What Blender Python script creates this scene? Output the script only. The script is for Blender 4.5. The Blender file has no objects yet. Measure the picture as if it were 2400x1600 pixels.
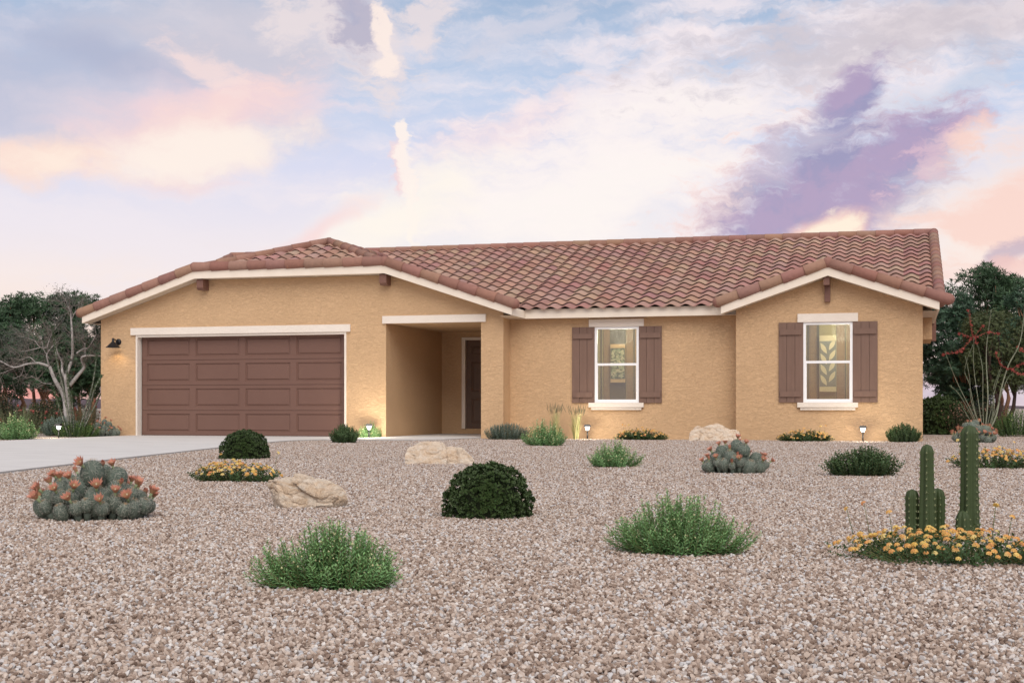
import bpy, bmesh, math, random
import numpy as np
from mathutils import Vector, Matrix, noise as mnoise

R_ = math.radians
rnd = random.Random(7)
rng = np.random.default_rng(7)
scene = bpy.context.scene
COL = scene.collection

# ------------------------------------------------------------------ camera
YAW = R_(16.0)
EYE = 0.631
cam_d = bpy.data.cameras.new("camera")
cam = bpy.data.objects.new("camera", cam_d)
COL.objects.link(cam)
cam.location = (0, 0, EYE)
cam.rotation_euler = (R_(90), 0, YAW)
cam_d.lens = 48.0
cam_d.sensor_width = 36.0
cam_d.shift_y = 153 / 2400
cam_d.clip_start = 0.1
cam_d.clip_end = 3000
scene.camera = cam

scene.view_settings.view_transform = 'Standard'
scene.view_settings.look = 'None'
scene.view_settings.exposure = 0.0
scene.view_settings.gamma = 1.0


def lin(r, g, b):
    f = lambda c: (c / 255 / 12.92) if c / 255 <= 0.04045 else ((c / 255 + 0.055) / 1.055) ** 2.4
    return (f(r), f(g), f(b))


# ------------------------------------------------------------------ node helper
class NT:
    def __init__(self, tree):
        self.t = tree
        tree.nodes.clear()

    def n(self, typ, **kw):
        nd = self.t.nodes.new(typ)
        for k, v in kw.items():
            setattr(nd, k, v)
        return nd

    def set(self, sock, val):
        if isinstance(val, bpy.types.NodeSocket):
            self.t.links.new(val, sock)
        elif isinstance(val, (tuple, list)):
            d = sock.default_value
            if len(d) == 4 and len(val) == 3:
                val = (*val, 1)
            sock.default_value = val
        else:
            sock.default_value = val

    def math(self, op, a, b=0.0, c=0.0, clamp=False):
        nd = self.n('ShaderNodeMath', operation=op, use_clamp=clamp)
        self.set(nd.inputs[0], a)
        self.set(nd.inputs[1], b)
        self.set(nd.inputs[2], c)
        return nd.outputs[0]

    def vmath(self, op, a, b=(0, 0, 0)):
        nd = self.n('ShaderNodeVectorMath', operation=op)
        self.set(nd.inputs[0], a)
        self.set(nd.inputs[1], b)
        return nd.outputs['Value'] if op in ('DOT_PRODUCT', 'LENGTH') else nd.outputs[0]

    def smooth(self, x, lo, hi, a=0.0, b=1.0):
        nd = self.n('ShaderNodeMapRange', interpolation_type='SMOOTHSTEP')
        self.set(nd.inputs[0], x)
        for i, v in enumerate((lo, hi, a, b)):
            self.set(nd.inputs[i + 1], v)
        return nd.outputs[0]

    def mix(self, f, a, b, blend='MIX'):
        nd = self.n('ShaderNodeMix', data_type='RGBA', blend_type=blend)
        self.set(nd.inputs[0], f)
        self.set(nd.inputs[6], a)
        self.set(nd.inputs[7], b)
        return nd.outputs[2]

    def ramp(self, f, stops, interp='LINEAR'):
        nd = self.n('ShaderNodeValToRGB')
        cr = nd.color_ramp
        cr.interpolation = interp
        while len(cr.elements) < len(stops):
            cr.elements.new(0.5)
        for e, (p, c) in zip(cr.elements, stops):
            e.position = p
            e.color = (*c, 1)
        self.set(nd.inputs[0], f)
        return nd.outputs[0]

    def noise(self, vec, scale, detail=4, rough=0.5, dist=0.0, col=False, dim='3D'):
        nd = self.n('ShaderNodeTexNoise', noise_dimensions=dim)
        self.set(nd.inputs['Vector'], vec)
        self.set(nd.inputs['Scale'], scale)
        self.set(nd.inputs['Detail'], detail)
        self.set(nd.inputs['Roughness'], rough)
        self.set(nd.inputs['Distortion'], dist)
        return nd.outputs['Color' if col else 'Fac']

    def mapping(self, vec, loc=(0, 0, 0), rot=(0, 0, 0), scale=(1, 1, 1), typ='POINT'):
        nd = self.n('ShaderNodeMapping', vector_type=typ)
        self.set(nd.inputs['Vector'], vec)
        nd.inputs['Location'].default_value = loc
        nd.inputs['Rotation'].default_value = rot
        nd.inputs['Scale'].default_value = scale
        return nd.outputs[0]


# ------------------------------------------------------------------ world: dusk sky with thin clouds
SUN_EL, SUN_AZ = R_(42), R_(22)          # sun: behind the viewer, to the right
world = bpy.data.worlds.new("World")
scene.world = world
world.use_nodes = True
W = NT(world.node_tree)
gen = W.n('ShaderNodeTexCoord').outputs['Generated']
dirn = W.vmath('NORMALIZE', gen)
dr = W.vmath('DOT_PRODUCT', dirn, (math.cos(YAW), math.sin(YAW), 0))
df = W.vmath('DOT_PRODUCT', dirn, (-math.sin(YAW), math.cos(YAW), 0))
sz = W.n('ShaderNodeSeparateXYZ')
W.set(sz.inputs[0], dirn)
az = W.math('MULTIPLY', W.math('ARCTAN2', dr, df), 57.2958)
el = W.math('MULTIPLY', W.math('ARCSINE', sz.outputs['Z']), 57.2958)
cmb = W.n('ShaderNodeCombineXYZ')
W.set(cmb.inputs[0], az)
W.set(cmb.inputs[1], el)
P0 = cmb.outputs[0]                        # (azimuth, elevation) in degrees
# fbm fields (soft isotropic, and streaks climbing to the right)
wv_ = W.vmath('SUBTRACT', W.noise(P0, 0.30, 2, 0.5, 0.0, True, '2D'), (0.5, 0.5, 0.5))
wv2 = W.vmath('SUBTRACT', W.noise(P0, 1.5, 3, 0.6, 0.0, True, '2D'), (0.5, 0.5, 0.5))
PW = W.vmath('ADD', P0, W.vmath('MULTIPLY', wv_, (2.2, 1.4, 0)))
PW2 = W.vmath('ADD', P0, W.vmath('MULTIPLY', wv2, (0.9, 0.8, 0)))
PB = W.vmath('ADD', P0, W.vmath('ADD', W.vmath('MULTIPLY', wv2, (0.7, 0.5, 0)), W.vmath('MULTIPLY', wv_, (1.2, 1.0, 0))))
nA = W.noise(W.mapping(PB, loc=(3, 1, 0), scale=(0.30, 0.42, 1)), 1.0, 5, 0.58, 0, False, '2D')
nB = W.noise(W.mapping(PB, rot=(0, 0, R_(-27)), scale=(0.16, 0.60, 1)), 1.0, 6, 0.60, 0, False, '2D')
nC = W.noise(W.mapping(PB, rot=(0, 0, R_(-20)), scale=(0.70, 1.9, 1)), 1.0, 5, 0.64, 0, False, '2D')
nD = W.noise(W.mapping(PB, loc=(7, 2, 0), rot=(0, 0, R_(8)), scale=(0.10, 0.40, 1)), 1.0, 3, 0.5, 0, False, '2D')


def deg(x, y):                             # a place in the sky as (azimuth, elevation)
    a = math.atan((x - 1200) / 3200)
    return math.degrees(a), math.degrees(math.atan((953 - y) / 3200 * math.cos(a)))


def field(x, y, rx, ry, rot=0, src=None):
    """1 at the centre falling to 0 at the ellipse's edge, negative outside"""
    a, e = deg(x, y)
    v = W.mapping(src or PW, (a, e, 0), (0, 0, R_(rot)), (rx * 0.0177, ry * 0.0177, 1), 'TEXTURE')
    return W.math('SUBTRACT', 1.0, W.vmath('LENGTH', v))


def mx(*a):
    r = a[0]
    for b in a[1:]:
        r = W.math('MAXIMUM', r, b)
    return r


def cloud(fld, tex, k=1.2, lo=-0.15, hi=0.45):
    return W.smooth(W.math('ADD', fld, W.math('MULTIPLY', W.math('SUBTRACT', tex, 0.5), k)), lo, hi)


def lay(mask, colr, amt=1.0):
    global sky
    sky = W.mix(W.math('MULTIPLY', mask, amt), sky, colr)


hz = W.math('DIVIDE', W.math('ADD', el, 5.0), 95.0, clamp=True)
P = lambda d: (d + 5) / 95
sky = W.ramp(hz, [(0, lin(190, 150, 140)), (P(-0.2), lin(240, 184, 170)), (P(1.2), lin(248, 212, 198)), (P(3.4), lin(249, 227, 215)), (P(5.4), lin(246, 231, 228)),
                  (P(7.4), lin(236, 228, 236)), (P(10.0), lin(217, 218, 238)), (P(13.0), lin(191, 206, 231)),
                  (P(16.5), lin(163, 184, 212)), (P(24), lin(172, 182, 205)), (P(45), lin(205, 202, 206)), (P(90), lin(205, 204, 208))])
soft = lambda *a, **k: W.smooth(field(*a, **k), 0.0, 0.75)
lay(soft(1250, 610, 700, 260, 0), lin(241, 236, 237), 0.85)
lay(soft(2230, 930, 420, 90, 0), lin(190, 176, 200), 0.85)
lay(soft(60, 905, 560, 60, 0), lin(238, 158, 150), 0.9)
# a thin high veil over everything
lay(W.smooth(nB, 0.36, 0.68), lin(241, 231, 236), 0.62)
# grey-blue and rosy veils, upper left
lay(cloud(field(160, 190, 620, 190, -4), nD, 1.4, -0.1, 0.8), lin(184, 187, 208), 0.8)
lay(cloud(field(560, 70, 480, 190, -12), nD, 1.0, -0.1, 0.9), lin(210, 203, 212), 0.8)
lay(cloud(field(330, 165, 340, 50, -16), nA, 1.0, -0.1, 0.8), lin(174, 178, 202), 0.6)
lay(cloud(field(330, 270, 520, 120, 8), nA, 1.0, -0.1, 0.9), lin(222, 211, 221), 0.85)
# wispy cirrus
band = mx(field(1480, 330, 900, 280, 22), field(2000, 130, 800, 270, 8))
lay(cloud(band, nB, 2.4, 0.05, 1.0), lin(250, 236, 237), 0.85)
lay(cloud(field(1350, 450, 700, 230, 20), nB, 1.6, 0.05, 1.0), lin(254, 245, 239), 0.9)
lay(cloud(field(1190, 300, 330, 70, 25), nC, 1.6, 0.0, 1.0), lin(250, 226, 226), 0.7)
lay(cloud(field(1500, 290, 800, 200, 20), nC, 2.4, 0.25, 1.1), lin(255, 244, 240), 0.6)
lay(cloud(field(1950, 110, 700, 150, 4), nC, 2.4, 0.15, 1.1), lin(198, 190, 202), 0.65)
lay(cloud(field(2200, 60, 520, 120, 4), nA, 1.6, 0.0, 0.9), lin(208, 197, 202), 0.65)
lay(cloud(field(2220, 215, 320, 45, 12), nB, 1.6, 0.1, 1.0), lin(176, 197, 222), 0.5)
lay(cloud(field(1250, 60, 300, 60, 20), nC, 1.8, 0.1, 1.0), lin(214, 212, 224), 0.7)
# warm glow bank left of centre
lay(cloud(field(920, 500, 380, 105, 27), nB, 1.0, -0.05, 0.9), lin(255, 245, 233), 0.95)
lay(cloud(field(720, 560, 230, 36, 34), nB, 1.0, 0.0, 0.9), lin(250, 212, 209), 0.65)
# cream and pink bank, left
lay(cloud(field(470, 300, 420, 150, 12), nB, 1.4, 0.0, 0.9), lin(243, 212, 214), 0.9)
lay(cloud(field(520, 240, 270, 55, 22), nC, 1.4, -0.1, 0.9), lin(249, 217, 212), 0.85)
lay(cloud(field(430, 345, 390, 110, 8), nA, 1.4, 0.0, 1.0), lin(252, 226, 216), 0.85)
lay(cloud(field(450, 360, 330, 85, 8), W.math('ADD', W.math('MULTIPLY', nA, 0.6), W.math('MULTIPLY', nC, 0.4)), 1.3, 0.0, 0.8), lin(255, 241, 229), 0.85)
lay(cloud(field(90, 370, 210, 74, -4), nA, 1.2, 0.0, 0.7), lin(253, 222, 207), 0.95)
lay(cloud(field(120, 380, 130, 48, -4), nC, 1.0, 0.0, 0.8), lin(255, 234, 218), 0.9)
lay(cloud(field(500, 165, 150, 50, -26), nC, 1.3, -0.05, 0.8), lin(248, 222, 217), 0.8)
# broken trail of cloud above the garage
tr1 = mx(field(800, 70, 210, 70, -30), field(880, 120, 80, 150, 18), field(690, 55, 80, 70, 0), field(990, 50, 120, 60, 40))
lay(cloud(tr1, nC, 1.8, -0.1, 0.7), lin(236, 222, 222), 0.85)
lay(cloud(field(835, 60, 70, 100, 22, PW2), nC, 1.4, 0.0, 0.6), lin(160, 158, 186), 0.65)
lay(cloud(mx(field(900, 90, 30, 110, 10, PW2), field(905, 155, 45, 38, 0, PW2)), nC, 1.2, 0.05, 0.6), lin(254, 236, 226), 0.95)
tr2 = mx(field(940, 305, 22, 42, 0, PW2), field(945, 380, 28, 66, 6, PW2), field(962, 440, 22, 56, 8, PW2))
lay(cloud(field(934, 385, 24, 95, 4, PW2), nC, 1.2, 0.0, 0.6), lin(246, 214, 214), 0.85)
lay(cloud(tr2, nC, 1.1, 0.0, 0.5), lin(255, 241, 232), 0.95)
lay(cloud(field(966, 520, 18, 95, 2, PW2), nC, 1.0, 0.0, 0.6), lin(255, 244, 233), 0.9)
# purple cloud with a lit ragged rim, right
rim = mx(field(1900, 430, 400, 200, 24), field(2210, 335, 170, 100, 24), field(1700, 480, 220, 110, 24))
lay(cloud(rim, nC, 2.4, 0.1, 1.0), lin(252, 220, 212), 0.85)
body = mx(field(1850, 480, 290, 130, 12), field(1930, 410, 260, 170, 30), field(2120, 360, 235, 130, 20), field(1985, 245, 165, 75, 46), field(2060, 460, 220, 130, 18))
bm_ = cloud(body, W.math('ADD', W.math('MULTIPLY', nC, 0.6), W.math('MULTIPLY', nA, 0.4)), 1.55, 0.05, 0.72)
pcol = W.mix(W.smooth(nA, 0.40, 0.62), lin(150, 146, 184), lin(174, 153, 187))
lay(bm_, pcol, 0.94)
lay(W.math('MULTIPLY', bm_, cloud(field(2200, 360, 190, 80, 30), nC, 2.4, 0.3, 1.0)), lin(226, 190, 203), 0.7)
lay(W.math('MULTIPLY', bm_, cloud(field(1850, 360, 190, 80, 40), nC, 2.4, 0.3, 1.0)), lin(204, 200, 216), 0.65)
lay(cloud(field(1930, 540, 140, 56, 20), nB, 1.2, 0.0, 0.6), lin(255, 200, 182), 0.8)
lay(cloud(field(1940, 535, 105, 42, 18), nC, 1.0, 0.0, 0.6), lin(255, 238, 216), 1.0)
# peach streaks low on the right
lay(cloud(field(2340, 500, 360, 230, 20), nB, 0.8, 0.0, 0.9), lin(255, 237, 224), 0.9)
lay(cloud(field(2340, 480, 300, 160, 22), nB, 2.4, 0.1, 0.9), lin(250, 208, 195), 0.75)
lay(cloud(field(2270, 330, 75, 48, 30), nC, 1.4, 0.0, 0.8), lin(254, 216, 201), 0.8)
lay(cloud(field(2385, 580, 100, 46, 20), nC, 1.4, 0.0, 0.7), lin(196, 173, 189), 0.8)
lay(cloud(field(2390, 612, 120, 34, 10), nC, 1.4, 0.0, 0.7), lin(246, 200, 190), 0.7)
nish = W.n('ShaderNodeTexSky', sky_type='NISHITA')
nish.sun_disc = False
nish.sun_elevation = SUN_EL
nish.sun_rotation = math.pi - SUN_AZ
bg1 = W.n('ShaderNodeBackground')
W.set(bg1.inputs[0], nish.outputs[0])
bg1.inputs[1].default_value = 0.008
bg2 = W.n('ShaderNodeBackground')
W.set(bg2.inputs[0], sky)
bg2.inputs[1].default_value = 0.97
ads = W.n('ShaderNodeAddShader')
W.set(ads.inputs[0], bg1.outputs[0])
W.set(ads.inputs[1], bg2.outputs[0])
wo = W.n('ShaderNodeOutputWorld')
W.set(wo.inputs[0], ads.outputs[0])

world.cycles.sampling_method = 'MANUAL'
world.cycles.sample_map_resolution = 256
scene.cycles.max_bounces = 6
scene.cycles.diffuse_bounces = 4

sun_d = bpy.data.lights.new("sun", 'SUN')
sun_d.energy = 2.4
sun_d.angle = R_(50)
sun_d.color = (1.0, 0.93, 0.84)
sun = bpy.data.objects.new("sun", sun_d)
COL.objects.link(sun)
_sd = Vector((math.sin(SUN_AZ) * math.cos(SUN_EL), -math.cos(SUN_AZ) * math.cos(SUN_EL), math.sin(SUN_EL)))
sun.rotation_euler = _sd.to_track_quat('Z', 'Y').to_euler()
sun.location = (6, -8, 20)


# ------------------------------------------------------------------ materials
def material(name, c1, c2=None, scale=6.0, rough=0.7, bump=0.0, bscale=40.0, bdist=0.01, metal=0.0, spec=0.35, detail=5, bdet=6,
             stretch=(1, 1, 1), lo=0.35, hi=0.65, bdistort=0.0):
    m = bpy.data.materials.new(name)
    m.use_nodes = True
    t = NT(m.node_tree)
    co = t.n('ShaderNodeTexCoord').outputs['Object']
    b = t.n('ShaderNodeBsdfPrincipled')
    v = t.mapping(co, scale=stretch)
    if c2 is not None:
        f = t.smooth(t.noise(v, scale, detail, 0.6), lo, hi)
        t.set(b.inputs['Base Color'], t.mix(f, c1, c2))
    else:
        t.set(b.inputs['Base Color'], c1)
    b.inputs['Roughness'].default_value = rough
    b.inputs['Metallic'].default_value = metal
    b.inputs['Specular IOR Level'].default_value = spec
    if bump:
        bn = t.n('ShaderNodeBump')
        bn.inputs['Strength'].default_value = bump
        bn.inputs['Distance'].default_value = bdist
        t.set(bn.inputs['Height'], t.noise(v, bscale, bdet, 0.6, bdistort))
        t.set(b.inputs['Normal'], bn.outputs[0])
    o = t.n('ShaderNodeOutputMaterial')
    t.set(o.inputs[0], b.outputs[0])
    return m


def tinted(name, rough=0.6, transl=0.0, spec=0.3, nscale=0.0, namt=0.25, bump=0.0, bscale=60, bdist=0.004):
    """colour comes from the mesh's own 'tint' attribute (each leaf, tile or petal has its own colour)"""
    m = bpy.data.materials.new(name)
    m.use_nodes = True
    t = NT(m.node_tree)
    a = t.n('ShaderNodeAttribute', attribute_name='tint')
    colr = a.outputs['Color']
    co = t.n('ShaderNodeTexCoord').outputs['Object']
    if nscale:
        f = t.noise(co, nscale, 5, 0.6)
        colr = t.mix(1.0, colr, t.mix(f, (1 - namt,) * 3, (1 + namt,) * 3), 'MULTIPLY')
    b = t.n('ShaderNodeBsdfPrincipled')
    t.set(b.inputs['Base Color'], colr)
    b.inputs['Roughness'].default_value = rough
    b.inputs['Specular IOR Level'].default_value = spec
    if bump:
        bn = t.n('ShaderNodeBump')
        bn.inputs['Strength'].default_value = bump
        bn.inputs['Distance'].default_value = bdist
        t.set(bn.inputs['Height'], t.noise(co, bscale, 5, 0.6))
        t.set(b.inputs['Normal'], bn.outputs[0])
    out = b.outputs[0]
    if transl:
        tr = t.n('ShaderNodeBsdfTranslucent')
        t.set(tr.inputs[0], colr)
        ms = t.n('ShaderNodeMixShader')
        ms.inputs[0].default_value = transl
        t.set(ms.inputs[1], b.outputs[0])
        t.set(ms.inputs[2], tr.outputs[0])
        out = ms.outputs[0]
    o = t.n('ShaderNodeOutputMaterial')
    t.set(o.inputs[0], out)
    return m


def emissive(name, colr, strength):
    m = bpy.data.materials.new(name)
    m.use_nodes = True
    t = NT(m.node_tree)
    e = t.n('ShaderNodeEmission')
    t.set(e.inputs[0], colr)
    e.inputs[1].default_value = strength
    o = t.n('ShaderNodeOutputMaterial')
    t.set(o.inputs[0], e.outputs[0])
    return m


def stucco(name, c1, c2, strength=0.55, k=1.0):
    m = bpy.data.materials.new(name)
    m.use_nodes = True
    t = NT(m.node_tree)
    co = t.n('ShaderNodeTexCoord').outputs['Object']
    b = t.n('ShaderNodeBsdfPrincipled')
    f = t.smooth(t.noise(co, 1.1, 5, 0.6), 0.3, 0.7)
    fine = t.smooth(t.noise(co, 45 * k, 4, 0.6), 0.3, 0.75)
    c = t.mix(f, c1, c2)
    c = t.mix(t.math('MULTIPLY', fine, 0.22), c, tuple(x * 0.74 for x in c1))
    t.set(b.inputs['Base Color'], c)
    b.inputs['Roughness'].default_value = 0.92
    b.inputs['Specular IOR Level'].default_value = 0.15
    st = t.mapping(co, rot=(0, 0.25, 0), scale=(1, 1, 2.2))
    dab = t.noise(st, 10 * k, 4, 0.62, 1.2)
    ridge = t.smooth(t.math('ABSOLUTE', t.math('SUBTRACT', dab, 0.5)), 0.0, 0.07)   # trowel ridges
    h = t.math('ADD', t.math('MULTIPLY', ridge, 0.55), t.math('MULTIPLY', t.noise(st, 27 * k, 4, 0.62, 0.6), 1.2))
    bn = t.n('ShaderNodeBump')
    bn.inputs['Strength'].default_value = strength
    bn.inputs['Distance'].default_value = 0.0072
    t.set(bn.inputs['Height'], h)
    t.set(b.inputs['Normal'], bn.outputs[0])
    o = t.n('ShaderNodeOutputMaterial')
    t.set(o.inputs[0], b.outputs[0])
    return m


M = {}
M['stucco'] = stucco('tan_stucco', (0.60, 0.402, 0.235), (0.635, 0.428, 0.253), 0.9)
M['trim'] = stucco('cream_stucco_trim', (0.80, 0.72, 0.635), (0.83, 0.755, 0.675), 0.55, 1.4)
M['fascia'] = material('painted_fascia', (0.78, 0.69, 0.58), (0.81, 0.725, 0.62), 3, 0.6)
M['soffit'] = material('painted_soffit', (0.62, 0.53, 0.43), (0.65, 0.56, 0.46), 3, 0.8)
M['door'] = material('brown_garage_door', (0.150, 0.080, 0.061), (0.158, 0.085, 0.065), 1.2, 0.55, 0.05, 120, 0.002)
M['front_door'] = material('dark_brown_door', (0.105, 0.062, 0.045), (0.12, 0.07, 0.05), 4, 0.5)
M['shutter'] = material('brown_shutter', (0.172, 0.104, 0.078), (0.19, 0.116, 0.088), 4, 0.6, 0.1, 60, 0.003, stretch=(4, 4, 0.4))
M['beam'] = material('brown_beam', (0.165, 0.082, 0.062), (0.19, 0.096, 0.072), 6, 0.6, 0.12, 50, 0.004, stretch=(4, 0.5, 4))
M['vinyl'] = material('white_vinyl', (0.86, 0.86, 0.87), None, rough=0.35)
M['tile'] = tinted('clay_roof_tile', 0.75, 0, 0.2, 14, 0.22, 0.25, 70, 0.004)
M['deck'] = material('roof_deck', (0.05, 0.04, 0.035))
M['concrete'] = material('pale_concrete', (0.535, 0.52, 0.505), (0.59, 0.575, 0.56), 1.3, 0.85, 0.15, 90, 0.004, stretch=(1, 2.4, 1))
M['conc_edge'] = material('concrete_edge', (0.36, 0.35, 0.34), (0.42, 0.41, 0.40), 6, 0.9, 0.3, 60, 0.006)
M['black'] = material('black_metal', (0.018, 0.018, 0.02), None, rough=0.4, metal=0.3)
M['lens'] = emissive('lamp_glass', (1.0, 0.96, 0.90), 6.0)
M['bulb'] = emissive('warm_bulb', (1.0, 0.72, 0.40), 12.0)
M['leaf'] = tinted('leaf', 0.5, 0.22, 0.35)
M['bark'] = tinted('bark', 0.85, 0, 0.2, 12, 0.35, 0.5, 40, 0.01)
M['flesh'] = tinted('cactus_skin', 0.6, 0, 0.3, 40, 0.18)
M['spine'] = tinted('cactus_spine', 0.6, 0.2, 0.3)
M['petal'] = tinted('petal', 0.6, 0.35, 0.2)
M['interior'] = material('grasscloth_wall', (0.42, 0.36, 0.16), (0.52, 0.44, 0.20), 5, 0.9, stretch=(0.6, 1, 16), lo=0.3, hi=0.7)
M['panel'] = material('dark_wood_panel', (0.30, 0.19, 0.09), (0.38, 0.25, 0.12), 6, 0.7, stretch=(1, 1, 9), lo=0.3, hi=0.7)
M['panel_dark'] = material('dark_strip', (0.12, 0.11, 0.06), (0.16, 0.14, 0.07), 6, 0.8, stretch=(1, 1, 9))  # dark strips set beside the wood panels
M['art_paper'] = material('art_paper', (0.80, 0.68, 0.42), (0.84, 0.72, 0.46), 8, 0.8)
M['art_wood'] = material('art_border', (0.66, 0.44, 0.22), None, rough=0.7)
M['art_grey'] = material('art_grey_ground', (0.22, 0.235, 0.20), (0.27, 0.28, 0.24), 12, 0.8)
M['art_green'] = material('art_dark_green', (0.07, 0.10, 0.06), (0.10, 0.13, 0.08), 12, 0.8)
M['art_leaf'] = tinted('art_leaf', 0.8)

g = bpy.data.materials.new('window_glass')
g.use_nodes = True
t = NT(g.node_tree)
lw = t.n('ShaderNodeLayerWeight')
lw.inputs[0].default_value = 0.35
tr = t.n('ShaderNodeBsdfTransparent')
t.set(tr.inputs[0], (0.93, 0.96, 0.93))
gl = t.n('ShaderNodeBsdfGlossy')
gl.inputs['Roughness'].default_value = 0.03
msx = t.n('ShaderNodeMixShader')
t.set(msx.inputs[0], t.math('ADD', t.math('MULTIPLY', lw.outputs['Fresnel'], 0.9), 0.09))
t.set(msx.inputs[1], tr.outputs[0])
t.set(msx.inputs[2], gl.outputs[0])
oo = t.n('ShaderNodeOutputMaterial')
t.set(oo.inputs[0], msx.outputs[0])
M['glass'] = g


def rock_material():
    m = bpy.data.materials.new('sandstone')
    m.use_nodes = True
    t = NT(m.node_tree)
    co = t.n('ShaderNodeTexCoord').outputs['Object']
    b = t.n('ShaderNodeBsdfPrincipled')
    w = t.vmath('ADD', co, t.vmath('MULTIPLY', t.noise(co, 7, 4, 0.6, 0.5, True), (0.16, 0.16, 0.16)))
    n1 = t.noise(t.mapping(w, rot=(0.4, 0.5, 0.2), scale=(1, 1, 3.2)), 6, 7, 0.66, 0.8)
    c = t.ramp(n1, [(0.28, (0.46, 0.31, 0.20)), (0.40, (0.64, 0.49, 0.35)), (0.50, (0.69, 0.57, 0.45)), (0.62, (0.74, 0.65, 0.54)), (0.76, (0.60, 0.50, 0.42)), (0.9, (0.70, 0.58, 0.40))])
    n2 = t.smooth(t.noise(w, 16, 6, 0.7), 0.56, 0.70)
    c = t.mix(t.math('MULTIPLY', n2, 0.6), c, (0.46, 0.30, 0.18))
    n3 = t.smooth(t.noise(co, 60, 4, 0.7), 0.58, 0.75)
    c = t.mix(t.math('MULTIPLY', n3, 0.5), c, (0.30, 0.22, 0.16))
    t.set(b.inputs['Base Color'], c)
    b.inputs['Roughness'].default_value = 0.9
    b.inputs['Specular IOR Level'].default_value = 0.2
    bn = t.n('ShaderNodeBump')
    bn.inputs['Strength'].default_value = 1.0
    bn.inputs['Distance'].default_value = 0.03
    t.set(bn.inputs['Height'], t.noise(w, 30, 8, 0.68, 0.3))
    t.set(b.inputs['Normal'], bn.outputs[0])
    o = t.n('ShaderNodeOutputMaterial')
    t.set(o.inputs[0], b.outputs[0])
    return m


M['rock'] = rock_material()

PEB = [(0.0, (0.165, 0.115, 0.09)), (0.14, (0.27, 0.20, 0.16)), (0.34, (0.37, 0.29, 0.24)), (0.56, (0.455, 0.375, 0.32)), (0.76, (0.56, 0.485, 0.43)),
       (0.88, (0.49, 0.49, 0.505)), (1.0, (0.68, 0.645, 0.61))]


def gravel_material():
    m = bpy.data.materials.new('gravel_ground')
    m.use_nodes = True
    t = NT(m.node_tree)
    co = t.n('ShaderNodeTexCoord').outputs['Object']
    b = t.n('ShaderNodeBsdfPrincipled')
    jit = t.vmath('ADD', co, t.vmath('MULTIPLY', t.noise(co, 60, 2, 0.5, 0, True), (0.008, 0.008, 0)))
    vo = t.n('ShaderNodeTexVoronoi')
    t.set(vo.inputs['Vector'], jit)
    vo.inputs['Scale'].default_value = 50
    sp = t.n('ShaderNodeSeparateColor')
    t.set(sp.inputs[0], vo.outputs['Color'])
    c = t.ramp(sp.outputs[0], PEB)
    gap = t.smooth(vo.outputs['Distance'], 0.35, 0.75)
    c = t.mix(t.math('MULTIPLY', gap, 0.35), c, (0.13, 0.085, 0.065))
    c = t.mix(1.0, c, t.mix(t.noise(co, 0.5, 4, 0.6), (0.90, 0.89, 0.88), (1.10, 1.09, 1.09)), 'MULTIPLY')
    t.set(b.inputs['Base Color'], c)
    b.inputs['Roughness'].default_value = 0.9
    b.inputs['Specular IOR Level'].default_value = 0.15
    bn = t.n('ShaderNodeBump')
    bn.inputs['Strength'].default_value = 0.4
    bn.inputs['Distance'].default_value = 0.006
    bn.invert = True
    t.set(bn.inputs['Height'], vo.outputs['Distance'])
    t.set(b.inputs['Normal'], bn.outputs[0])
    o = t.n('ShaderNodeOutputMaterial')
    t.set(o.inputs[0], b.outputs[0])
    return m


M['gravel'] = gravel_material()
m = bpy.data.materials.new('pebble')
m.use_nodes = True
t = NT(m.node_tree)
oi = t.n('ShaderNodeObjectInfo')
b = t.n('ShaderNodeBsdfPrincipled')
co = t.n('ShaderNodeTexCoord').outputs['Object']
c = t.ramp(oi.outputs['Random'], PEB)
c = t.mix(1.0, c, t.mix(t.noise(co, 1.6, 3, 0.6), (0.82, 0.80, 0.78), (1.18, 1.17, 1.16)), 'MULTIPLY')
t.set(b.inputs['Base Color'], c)
b.inputs['Roughness'].default_value = 0.85
b.inputs['Specular IOR Level'].default_value = 0.2
o = t.n('ShaderNodeOutputMaterial')
t.set(o.inputs[0], b.outputs[0])
M['pebble'] = m
M['hill'] = material('far_hill', (0.075, 0.05, 0.062), (0.095, 0.062, 0.075), 0.02, 1.0)


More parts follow.
